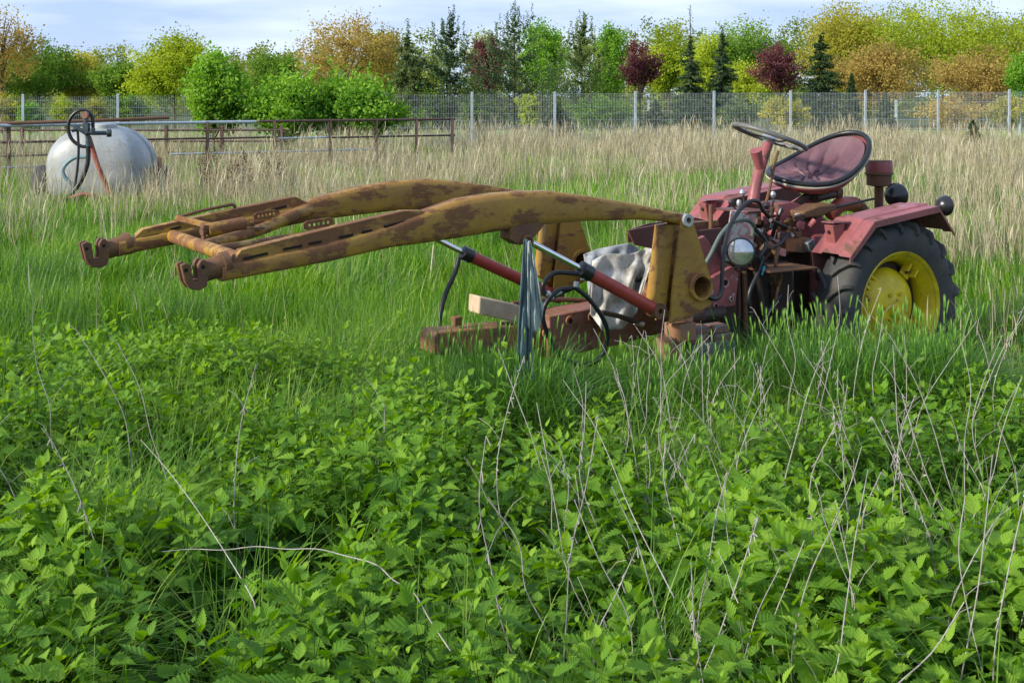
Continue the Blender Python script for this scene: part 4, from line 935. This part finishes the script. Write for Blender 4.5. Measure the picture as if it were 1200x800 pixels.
# ------------------------------------------------------------------ vegetation
def smooth_noise(x, y, sc, seed):
    """cheap smooth value field 0..1"""
    r = np.random.default_rng(seed); o = np.zeros_like(x)
    for k in range(7):
        a = r.uniform(0, 6.28); f = sc * r.uniform(.6, 1.9); o += np.sin((x * np.cos(a) + y * np.sin(a)) * f + r.uniform(0, 6.28))
    return np.clip(.5 + o / 7 * .75, 0, 1)
def scatter(y0, y1, dens, slope=.43, pad=.9):
    """uniform points on the ground inside the viewed wedge (and a margin)"""
    n = int(((y1 ** 2 - y0 ** 2) * slope + 2 * pad * (y1 - y0)) * dens)
    y = rng.uniform(y0, y1, n * 3); x = rng.uniform(-1, 1, n * 3) * (slope * y1 + pad)
    k = np.abs(x) < slope * y + pad; x, y = x[k], y[k]; m = min(n, len(x)); return x[:m], y[:m]
def in_tractor(x, y):
    dx, dy = x - OX, y - OY; t = dx * -cT + dy * -sT; a = dx * sT + dy * -cT; return t, a
def grass_mask(x, y):
    t, a = in_tractor(x, y)
    return ~((t > -.55) & (t < 1.35) & (np.abs(a) < .42)) & ~((np.abs(t) < .5) & (np.abs(np.abs(a) - .56) < .14))
def blades(x, y, h, wd, bend, az, seg=3, lean=None, v=None, z0=None):
    n = len(x); S = np.linspace(0, 1, seg + 1)
    dx, dy = np.cos(az), np.sin(az); sx, sy = -dy, dx
    pr = bend[:, None] * h[:, None] * S[None] ** 2.0
    zz = h[:, None] * (S[None] - .38 * bend[:, None] * S[None] ** 3)
    if z0 is not None: zz = zz + z0[:, None]
    if lean is not None: lx, ly = lean; pr_x = lx[:, None] * h[:, None] * S[None]; pr_y = ly[:, None] * h[:, None] * S[None]
    else: pr_x = pr_y = 0
    cx = x[:, None] + dx[:, None] * pr + pr_x; cy_ = y[:, None] + dy[:, None] * pr + pr_y
    wv = wd[:, None] * (1 - S[None] ** 1.8 * .96) * .5 * (.6 + .4 * np.minimum(1, S[None] * 4))
    Lf = np.stack([cx - sx[:, None] * wv, cy_ - sy[:, None] * wv, zz], -1); Rt = np.stack([cx + sx[:, None] * wv, cy_ + sy[:, None] * wv, zz + .12 * wv], -1)
    V = np.stack([Lf, Rt], 2).reshape(n, -1, 3); k = (seg + 1) * 2
    f = np.array([[2 * i, 2 * i + 1, 2 * i + 3, 2 * i + 2] for i in range(seg)]); F = (np.arange(n)[:, None, None] * k + f[None]).reshape(-1, 4)
    return V.reshape(-1, 3), F, np.repeat(v, k)
def join(parts):
    Vs, Fs, vs_ = [], [], []; b = 0
    for V, F, v in parts: Vs.append(V); Fs.append(F + b); vs_.append(v); b += len(V)
    return np.concatenate(Vs), np.concatenate(Fs), np.concatenate(vs_)
GRASS = foliage('fresh_green_grass', [(0.0, (.035, .095, .014)), (0.4, (.085, .215, .02)), (0.75, (.185, .345, .035)), (1.0, (.38, .47, .13))], .44, .42)
DRY = foliage('dry_straw', [(0.0, (.18, .15, .085)), (0.5, (.36, .315, .20)), (1.0, (.58, .53, .38))], .25, .8, spec=.1)
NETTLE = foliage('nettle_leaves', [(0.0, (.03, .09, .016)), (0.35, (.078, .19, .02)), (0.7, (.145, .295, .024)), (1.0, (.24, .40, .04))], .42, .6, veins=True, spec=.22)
STEM = foliage('nettle_stems', [(0.0, (.06, .035, .025)), (0.5, (.06, .10, .03)), (1.0, (.12, .19, .05))], .1, .6)

# where nettles grow: nearer than a wavy line that runs farther out on the left
def nettle_edge(x): return np.interp(x / np.maximum(1, 1), [-6, -3, -1, 0, .6, 1.5, 3.5], [7.2, 7.2, 7.0, 6.2, 5.8, 5.9, 6.3])
def near_grass():
    parts = []
    x, y = scatter(3.6, 9.5, 1500); ne = nettle_edge(x) + (smooth_noise(x, y, 2.2, 5) - .5) * 3.2
    patch = smooth_noise(x, y, 1.7, 9)
    keep = grass_mask(x, y) & ((y > ne - .3) | (rng.uniform(size=len(x)) < np.where(patch > .55, .7, .2)))
    x, y = x[keep], y[keep]; n = len(x); ht = .24 + .28 * smooth_noise(x, y, 2.6, 21); h = ht * rng.uniform(.6, 1.25, n)
    cl = smooth_noise(x, y, 3.5, 31) * 6.28 * 1.5; az = cl + rng.normal(size=n) * 1.1
    v = np.clip(.22 + .5 * smooth_noise(x, y, 1.6, 77) + rng.normal(size=n) * .22, 0, 1)
    parts.append(blades(x, y, h, rng.uniform(.004, .010, n), rng.uniform(.1, .95, n) ** 1.2, az, 4, v=v))
    x, y = scatter(9.5, 17, 900); k = grass_mask(x, y); x, y = x[k], y[k]; n = len(x)
    h = (.22 + .30 * smooth_noise(x, y, 2.2, 22)) * rng.uniform(.6, 1.25, n); az = smooth_noise(x, y, 2.5, 32) * 9 + rng.normal(size=n) * 1.1
    v = np.clip(.28 + .45 * smooth_noise(x, y, 1.3, 78) + rng.normal(size=n) * .22, 0, 1)
    parts.append(blades(x, y, h, rng.uniform(.007, .014, n), rng.uniform(.1, .8, n), az, 3, v=v))
    V, F, v = join(parts)
    tag(np_mesh('grass', V, F, GRASS, None, {'v': v}), 'lush bright green grass around the tractor and loader', 'grass', None, 'stuff')
near_grass()
def far_grass():
    x, y = scatter(17, 43, 330, .44, 2.5); n = len(x)
    h = (.28 + .2 * smooth_noise(x, y, .8, 23)) * rng.uniform(.6, 1.25, n); v = np.clip(.45 + .4 * smooth_noise(x, y, .5, 79) + rng.normal(size=n) * .17, 0, 1)
    V, F, v = blades(x, y, h, rng.uniform(.016, .030, n), rng.uniform(.1, .7, n), rng.uniform(0, 6.28, n), 2, v=v)
    tag(np_mesh('meadow_grass', V, F, GRASS, None, {'v': v}), 'green meadow grass towards the far fence', 'grass', None, 'stuff')
far_grass()
def dry_grass():
    parts = []
    def belt(y0, y1, dens, hmin, hmax, wmin, wmax, cond, seg=3):
        x, y = scatter(y0, y1, dens, .44, 2.5); px = 600 + x / y * FPX; p = cond(px, y, x); cn = smooth_noise(x, y, 2.4, 15) * smooth_noise(x, y, 1.1, 16); p = p * np.clip(cn * 5 - .35, .08, 1.6); k = rng.uniform(size=len(x)) < p; x, y = x[k], y[k]; k = grass_mask(x, y); x, y = x[k], y[k]; n = len(x)
        h = rng.uniform(hmin, hmax, n) * (.6 + .8 * smooth_noise(x, y, 1.6, 14)); v = np.clip(rng.normal(size=n) * .22 + .5, 0, 1)
        ln = (rng.normal(size=n) * .16, rng.normal(size=n) * .16)
        parts.append(blades(x, y, h, rng.uniform(wmin, wmax, n), rng.uniform(0, .25, n), rng.uniform(0, 6.28, n), seg, ln, v))
        # seed heads: short broader tufts at the top
        k = rng.uniform(size=n) < .35; xs, ys, hs = x[k], y[k], h[k]; m = len(xs)
        parts.append(blades(xs + ln[0][k] * hs, ys + ln[1][k] * hs, hs * .28, rng.uniform(wmax * .6, wmax * 1.2, m), rng.uniform(.2, .7, m), rng.uniform(0, 6.28, m), seg, None, np.clip(v[k] + .1, 0, 1), z0=hs * .8))
    patch = lambda x, y, s: smooth_noise(x, y, .45, s)
    belt(26, 41, 200, .45, .98, .009, .017, lambda px, y, x: .2 + .5 * (patch(x, y, 3) > .42) * np.interp(px, [0, 200, 300, 900, 1000, 1200], [.3, .5, 1, 1, .8, .7]))
    belt(17, 26, 230, .45, .98, .007, .013, lambda px, y, x: (.16 + .75 * (patch(x, y, 4) > .45)) * np.interp(px, [0, 180, 240, 480, 560, 800, 1000, 1200], [.7, .8, 1.1, .9, .5, .6, .75, .9]))
    belt(11, 17, 190, .45, .9, .006, .011, lambda px, y, x: np.interp(px, [0, 150, 500, 800, 1050, 1130, 1200], [.3, .2, .08, .16, .7, 1.2, 1.4]) * (.3 + .9 * patch(x, y, 6)))
    belt(7.0, 11, 110, .4, .75, .004, .007, lambda px, y, x: np.interp(px, [0, 1090, 1150, 1250], [.02, .08, .9, 1.0]), 4)
    V, F, v = join(parts)
    tag(np_mesh('dry_grass', V, F, DRY, None, {'v': v}), 'tall dead straw coloured grass standing across the field', 'dry grass', None, 'stuff')
dry_grass()

# nettles
def leaf_template(teeth):
    s_m = np.linspace(0, 1, teeth + 1)
    wid = lambda s: .35 * np.sin(np.pi * np.clip(s, 0, 1) ** .46) ** 1.15 + .0
    pts = [(s, 0.0) for s in s_m]; Fc = []
    for side in (-1, 1):
        e = [(s_m[i] + (.0), side * max(.02, wid(s_m[i]) * .86)) for i in range(teeth)] + [(1.0, 0.0)]
        tp = [(s_m[i] + .85 / teeth, side * wid(s_m[i] + .5 / teeth) * 1.2) for i in range(teeth)]
        be = len(pts); pts += e[:-1]; bt = len(pts); pts += tp
        for i in range(teeth):
            nx = be + i + 1 if i < teeth - 1 else i + 1
            if i < teeth - 1: f = (i, be + i, bt + i, nx, i + 1)
            else: f = (i, be + i, bt + i, i + 1, i + 1)
            if side > 0: f = f[::-1]
            Fc.append(f)
    return np.array(pts), Fc
def leaf_template4(teeth):
    """the serrated leaf as quads only"""
    P, Fc = leaf_template(teeth); Q = []
    for f in Fc:
        g = list(dict.fromkeys(f))
        if len(g) == 5: Q += [(g[0], g[1], g[2], g[4]), (g[2], g[3], g[4], g[4])] if g[0] < g[4] else [(g[4], g[3], g[2], g[0]), (g[2], g[1], g[0], g[0])]
        else: Q.append(tuple(g) if len(g) == 4 else (*g, g[-1]))
    return P, Q
def leaves(bx, by, bz, az, el, Ln, wf, drp, v, teeth):
    P, Fc = leaf_template(teeth)
    tri = []
    for f in Fc:
        g = list(dict.fromkeys(f))
        for i in range(1, len(g) - 1): tri.append((g[0], g[i], g[i + 1]))
    S, W = P[:, 0][None], P[:, 1][None]; n = len(bx)
    L_ = Ln[:, None]; fold = .35; twist = rng.normal(size=n)[:, None] * .25
    fw = L_ * S * np.cos(el)[:, None] * (1 - .12 * drp[:, None] * S); up = L_ * (S * np.sin(el)[:, None] - .5 * drp[:, None] * S ** 2) + np.abs(W) * L_ * fold * wf[:, None] + W * L_ * twist
    lat = W * L_ * wf[:, None]; ca, sa = np.cos(az)[:, None], np.sin(az)[:, None]
    # leaf planes tilt with the elevation so a drooping leaf hangs
    nx = -np.sin(el)[:, None] * np.abs(W) * L_ * fold * .6
    V = np.stack([bx[:, None] + ca * (fw + nx) - sa * lat, by[:, None] + sa * (fw + nx) + ca * lat, bz[:, None] + up], -1); k = P.shape[0]
    F = (np.arange(n)[:, None, None] * k + np.array(tri)[None]).reshape(-1, 3)
    at_w = np.repeat(W / .3, n, 0).ravel(); at_s = np.repeat(S, n, 0).ravel()
    return V.reshape(-1, 3), F, np.repeat(v, k), at_w, at_s
def nettles():
    x, y = scatter(1.9, 8.2, 175, .44, .8)
    ne = nettle_edge(x) + (smooth_noise(x, y, 2.2, 5) - .5) * 3.2
    t, a = in_tractor(x, y)
    keep = ((y < ne) | (rng.uniform(size=len(x)) < .13)) & (smooth_noise(x, y, 3.2, 41) > .24) & ~((t < 1.9) & (t > -.6) & (np.abs(a) < .8))
    x, y = x[keep], y[keep]; n = len(x)
    H = (.27 + .34 * smooth_noise(x, y, 3.0, 51)) * rng.uniform(.62, 1.32, n); H = np.where(y > 5.6, H * .82, H); H = np.where((np.abs(600 + x / y * FPX - 615) < 75) & (y > 4.9), H * .62, H)
    lx, ly = rng.normal(size=n) * .14, rng.normal(size=n) * .14; base = np.clip(.30 + .35 * smooth_noise(x, y, 1.5, 61) + rng.normal(size=n) * .1, 0, .85); a0 = rng.uniform(0, 6.28, n)
    big = rng.uniform(.7, 1.3, n) * (.8 + .5 * smooth_noise(x, y, 1.9, 71))
    LV = 9; rec = [[] for _ in range(9)]
    for lv in range(LV + 1):
        f = lv / LV; zf = .22 + .78 * f ** .85
        for side in (0, 1):
            if lv == LV:
                az = a0 + lv * 1.571 + side * 3.1416 + rng.normal(size=n) * .25; el = rng.uniform(.6, 1.2, n); Ln = rng.uniform(.025, .045, n) * big
            else:
                az = a0 + lv * 1.571 + side * 3.1416 + rng.normal(size=n) * .3; el = -.5 + 1.25 * f ** 2 + rng.normal(size=n) * .28
                Ln = (.089 - .046 * f ** 2.2) * (.75 + .5 * min(1, f * 3)) * rng.uniform(.7, 1.15, n) * big * .92
            gap = .012 + .3 * Ln * (1 - f)
            bx = x + lx * H * zf + np.cos(az) * gap; by_ = y + ly * H * zf + np.sin(az) * gap; bz = H * zf - .004
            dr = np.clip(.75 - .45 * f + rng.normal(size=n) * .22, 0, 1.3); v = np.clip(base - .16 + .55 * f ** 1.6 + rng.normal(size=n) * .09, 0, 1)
            for r_, val in zip(rec, (bx, by_, bz, az, el, Ln, rng.uniform(.55, .82, n), dr, v)): r_.append(val)
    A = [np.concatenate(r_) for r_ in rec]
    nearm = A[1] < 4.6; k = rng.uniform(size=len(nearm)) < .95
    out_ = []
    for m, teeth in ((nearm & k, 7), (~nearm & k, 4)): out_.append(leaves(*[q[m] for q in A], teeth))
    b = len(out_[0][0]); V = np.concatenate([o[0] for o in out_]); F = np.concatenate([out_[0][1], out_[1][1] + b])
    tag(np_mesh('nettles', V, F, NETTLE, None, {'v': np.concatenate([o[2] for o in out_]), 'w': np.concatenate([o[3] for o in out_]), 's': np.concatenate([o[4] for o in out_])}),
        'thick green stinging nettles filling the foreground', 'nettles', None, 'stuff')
    # stems: crossed thin prisms
    S = np.linspace(0, 1, 3); parts = []
    for w_a in (0, 2.09, 4.19): parts.append(blades(x, y, H, np.full(n, .006), np.zeros(n), np.full(n, w_a), 2, (lx, ly), np.clip(base + rng.normal(size=n) * .25, 0, 1)))
    V, F, v = join(parts); tag(np_mesh('nettle_stems', V, F, STEM, None, {'v': v}), 'green and purplish stems under the nettle leaves', 'stems', None, 'stuff')
nettles()
def undergrowth():
    """small broad leaves near the soil that close the gaps"""
    x, y = scatter(2.0, 8.5, 520, .44, .8); k = (y < nettle_edge(x) + .6); x, y = x[k], y[k]; n = len(x)
    o = leaves(x, y, rng.uniform(.04, .22, n), rng.uniform(0, 6.28, n), rng.uniform(-.4, .7, n), rng.uniform(.045, .09, n), np.ones(n), rng.uniform(.1, .9, n), np.clip(rng.normal(size=n) * .18 + .38, 0, 1), 4)
    tag(np_mesh('undergrowth', o[0], o[1], NETTLE, None, {'v': o[2], 'w': o[3], 's': o[4]}), 'low leafy undergrowth beneath the nettles', 'undergrowth', None, 'stuff')
undergrowth()
# flowering grass with dense green heads in front of the machine
def seed_grass():
    mbl = []; spots = [(560, 640, 70, .60, .62, 5.9, 6.6), (875, 960, 70, .56, .6, 6.5, 7.0), (955, 1130, 210, .64, .66, 6.1, 6.8), (775, 870, 50, .46, .5, 6.2, 6.6), (770, 860, 26, .4, .5, 6.2, 6.7), (490, 570, 60, .50, .6, 6.0, 6.6), (650, 780, 60, .46, .5, 6.0, 6.7)]
    pr = []
    for px0, px1, n, h0, h1, y0, y1 in spots:
        Y = rng.uniform(y0, y1, n); x = (rng.uniform(px0, px1, n) - 600) / FPX * Y; h = rng.uniform(h0 * .75, h1 * 1.1, n); lx, ly = rng.normal(size=n) * .12, rng.normal(size=n) * .1
        pr.append(blades(x, Y, h, np.full(n, .005), np.zeros(n), rng.uniform(0, 6, n), 3, (lx, ly), rng.uniform(.3, .6, n)))
        for q in (0, 1.05, 2.09): pr.append(blades(x + lx * h * .98, Y + ly * h * .98, np.full(n, .075), np.full(n, .010), np.full(n, .1), np.full(n, q), 3, (lx, ly), rng.uniform(.5, .75, n), z0=h * .97))
        m = n * 20; k = rng.integers(0, n, m); pr.append(blades(x[k] + rng.normal(size=m) * .04, Y[k] + rng.normal(size=m) * .04, rng.uniform(.40, .80, m) * (h0 + .30), rng.uniform(.008, .015, m), rng.uniform(.2, 1, m), rng.uniform(0, 6.28, m), 5, None, rng.uniform(.05, .5, m)))
    V, F, v = join(pr); tag(np_mesh('seed_head_grass', V, F, foliage('blue_green_grass', [(0, (.04, .12, .02)), (.5, (.12, .27, .035)), (1, (.27, .43, .09))], .3), None, {'v': v}), 'tall coarse grass with dense green seed heads in front of the tractor', 'grass', None, 'stuff')
seed_grass()
def tank_grass():
    pr = []; n = 1500; Y = rng.uniform(17.4, 19.2, n); x = (rng.uniform(20, 235, n) - 600) / FPX * Y
    pr.append(blades(x, Y, rng.uniform(.2, .46, n), rng.uniform(.010, .018, n), rng.uniform(.1, .6, n), rng.uniform(0, 6.28, n), 4, None, rng.uniform(.2, .8, n)))
    V, F, v = join(pr); tag(np_mesh('grass_at_tank', V, F, GRASS, None, {'v': v}), 'green grass growing up in front of the white tank', 'grass', None, 'stuff')
    n = 330; Y = rng.uniform(17.2, 19.0, n); x = (rng.uniform(30, 260, n) - 600) / FPX * Y
    V, F, v = blades(x, Y, rng.uniform(.5, 1.05, n), rng.uniform(.007, .012, n), rng.uniform(0, .2, n), rng.uniform(0, 6.28, n), 4, (rng.normal(size=n) * .18, rng.normal(size=n) * .1), rng.uniform(.3, .9, n))
    tag(np_mesh('dry_grass_at_tank', V, F, DRY, None, {'v': v}), 'tall dead stems standing in front of the white tank', 'dry grass', None, 'stuff')
    n = 46; Y = rng.uniform(18.5, 24, n); x = (rng.uniform(235, 330, n) - 600) / FPX * Y; h = rng.uniform(.6, .95, n)
    pr = [blades(x, Y, h, np.full(n, .014), np.full(n, .1), rng.uniform(0, 6.28, n), 3, None, np.full(n, .4))]
    m = n * 60; k = rng.integers(0, n, m); f = rng.uniform(.45, 1, m)
    P = np.stack([x[k] + rng.normal(size=m) * .035, Y[k] + rng.normal(size=m) * .035, h[k] * f], 1); V, F, v = cards(P, rng.uniform(.02, .05, m), rng.uniform(0, 1, m)); pr.append((V, F, v))
    V, F, v = join(pr); tag(np_mesh('dock_seed_stalks', V, F, foliage('brown_dock_seed', [(0, (.05, .03, .02)), (.5, (.10, .06, .035)), (1, (.17, .11, .07))], .1, .9, spec=.1), None, {'v': v}), 'dark brown dead dock seed stalks right of the tank', 'dock', None, 'stuff')
tank_grass()
def tufts():
    pr = []
    for _ in range(70):
        Y = rng.uniform(2.7, 7.4); x0 = rng.uniform(-.44, .44) * Y; n = 90; sp = rng.uniform(.04, .09); a = rng.uniform(0, 6.28)
        pr.append(blades(x0 + rng.normal(size=n) * sp, Y + rng.normal(size=n) * sp, rng.uniform(.42, .74, n), rng.uniform(.003, .006, n), rng.uniform(.4, 1.15, n), a + rng.normal(size=n) * 1.3, 6, None, np.clip(rng.normal(size=n) * .2 + .6, 0, 1)))
    V, F, v = join(pr); tag(np_mesh('grass_tufts', V, F, GRASS, None, {'v': v}), 'fine arching grass growing up through the nettles', 'grass', None, 'stuff')
tufts()

# dead stalks
DEAD = plain('bleached_dead_stalk', (.31, .285, .265), .9, var=.35, scale=30)
def stalk(px, py0, py1, Y, lean, i, shared):
    """a bleached stalk whose foot is at depth Y; rises to the row py1 it reaches in the photo"""
    base = Vector(((px - 600) / FPX * Y, Y, .05)); H = max(.35, CH - (py1 - HZ) / FPX * Y)
    o = empty('dead_stalk', base); mb = MB(); b = [Vector((0, 0, 0))]; n = 5; d = rnd.uniform(-.12, .12); kink = rnd.uniform(-.17, .17)
    for k in range(1, n + 1):
        f = k / n; b.append(Vector((lean * H * f + kink * math.sin(f * 3) + rnd.uniform(-.02, .02), d * f + rnd.uniform(-.012, .012), H * f * (1 - .12 * abs(lean) * f))))
    mb.tube(b, lambda t: .0019 * (1 - .6 * t) + .0005, 5, n=4)
    P = smooth_path(b, 4); me = mb
    nb = rnd.randint(1, 4)
    for _ in range(nb):
        j = rnd.randrange(len(P) // 3, len(P)); p = P[j]; q = p + Vector((rnd.uniform(-.09, .09), rnd.uniform(-.07, .07), rnd.uniform(.02, .12))); me.tube([p, (p + q) / 2 + Vector((0, 0, .012)), q], .0008, 4)
    if rnd.random() < .45:
        for _ in range(14):
            j = rnd.randrange(len(P) // 2, len(P)); p = P[j]; q = p + Vector((rnd.uniform(-.012, .012), rnd.uniform(-.012, .012), -rnd.uniform(.0, .03))); me.tube([p, q], .0016, 4)
    ob = mb.build('dead_stalk', DEAD, None); bpy.data.objects.remove(o); ob.location = base
    tag(ob, stalk_label(px, Y, lean, H, nb), 'dead stalk', 'bleached dead stalks standing in the nettles'); return ob
def stalk_label(px, Y, lean, H, br):
    d = 'nearest the camera' if Y < 4 else ('amid the nettles' if Y < 5.2 else 'near the machine')
    w_ = 'at the far left' if px < 300 else 'left of the middle' if px < 620 else 'below the bricks' if px < 830 else 'below the headlight' if px < 960 else 'below the yellow wheel' if px < 1110 else 'at the right edge'
    l = 'leaning right' if lean > .22 else 'leaning left' if lean < -.22 else 'almost upright'
    h = 'long' if H > .82 else 'middling' if H > .68 else 'short'
    return h + (' much branched' if br > 2 else ' bare') + ' dead stalk ' + l + ' ' + d + ' ' + w_
LBL = 'thin bleached dead nettle stalk leaning among the green nettles'
i = 0
for k in range(95):
    u = rnd.random()
    if u < .84: px = rnd.uniform(620, 1230)
    elif u < .92: px = rnd.uniform(990, 1200)
    else: px = rnd.uniform(-20, 620)
    Y = rnd.uniform(2.9, 6.2); top = HZ + (CH - rnd.uniform(.55, .95)) * FPX / Y
    stalk(px, 0, max(top, 330 if px > 800 else 400), Y, rnd.choice([-1, 1]) * rnd.uniform(.02, .36), i, LBL)
for (px, tp, Y, ln) in ((1043, 352, 5.6, -.02), (1062, 378, 5.8, -.12), (1120, 420, 4.6, .03), (1150, 400, 5.0, .25), (940, 372, 5.9, -.3), (995, 395, 5.2, .2), (1180, 360, 5.4, .1), (1195, 400, 4.8, -.1)):
    stalk(px, 0, tp, Y, ln, i, LBL)
P = [(190, 646, 3.3, ), (225, 643, 3.32), (262, 644, 3.3), (300, 640, 3.28), (335, 643, 3.25), (372, 643, 3.22), (405, 651, 3.2), (440, 661, 3.15), (462, 680, 3.12), (484, 693, 3.1), (505, 728, 3.05), (528, 762, 3.0)]
o = MB().tube([at(a, b, c) for a, b, c in P], lambda t: .0009 + .0009 * t, 6, n=6).build('arched_stalk', DEAD); tag(o, 'long arched dead stalk bowing over the nettles at the lower left', 'dead stalk')
o = MB().tube([at(*p) for p in ((165, 515, 4.2), (200, 555, 3.9), (240, 610, 3.6), (290, 690, 3.25), (302, 720, 3.2))], lambda t: .0009 + .0009 * t, 6, n=6).build('leaning_stalk', DEAD); tag(o, 'dead stalk leaning down to the right at the lower left', 'dead stalk')
o = MB().tube([at(*p) for p in ((660, 445, 5.3), (700, 505, 4.5), (740, 600, 3.8), (790, 700, 3.3))], lambda t: .0009 + .0009 * t, 6, n=6).build('leaning_stalk', DEAD); tag(o, 'long dead stalk slanting across the nettles right of the teal rag', 'dead stalk')
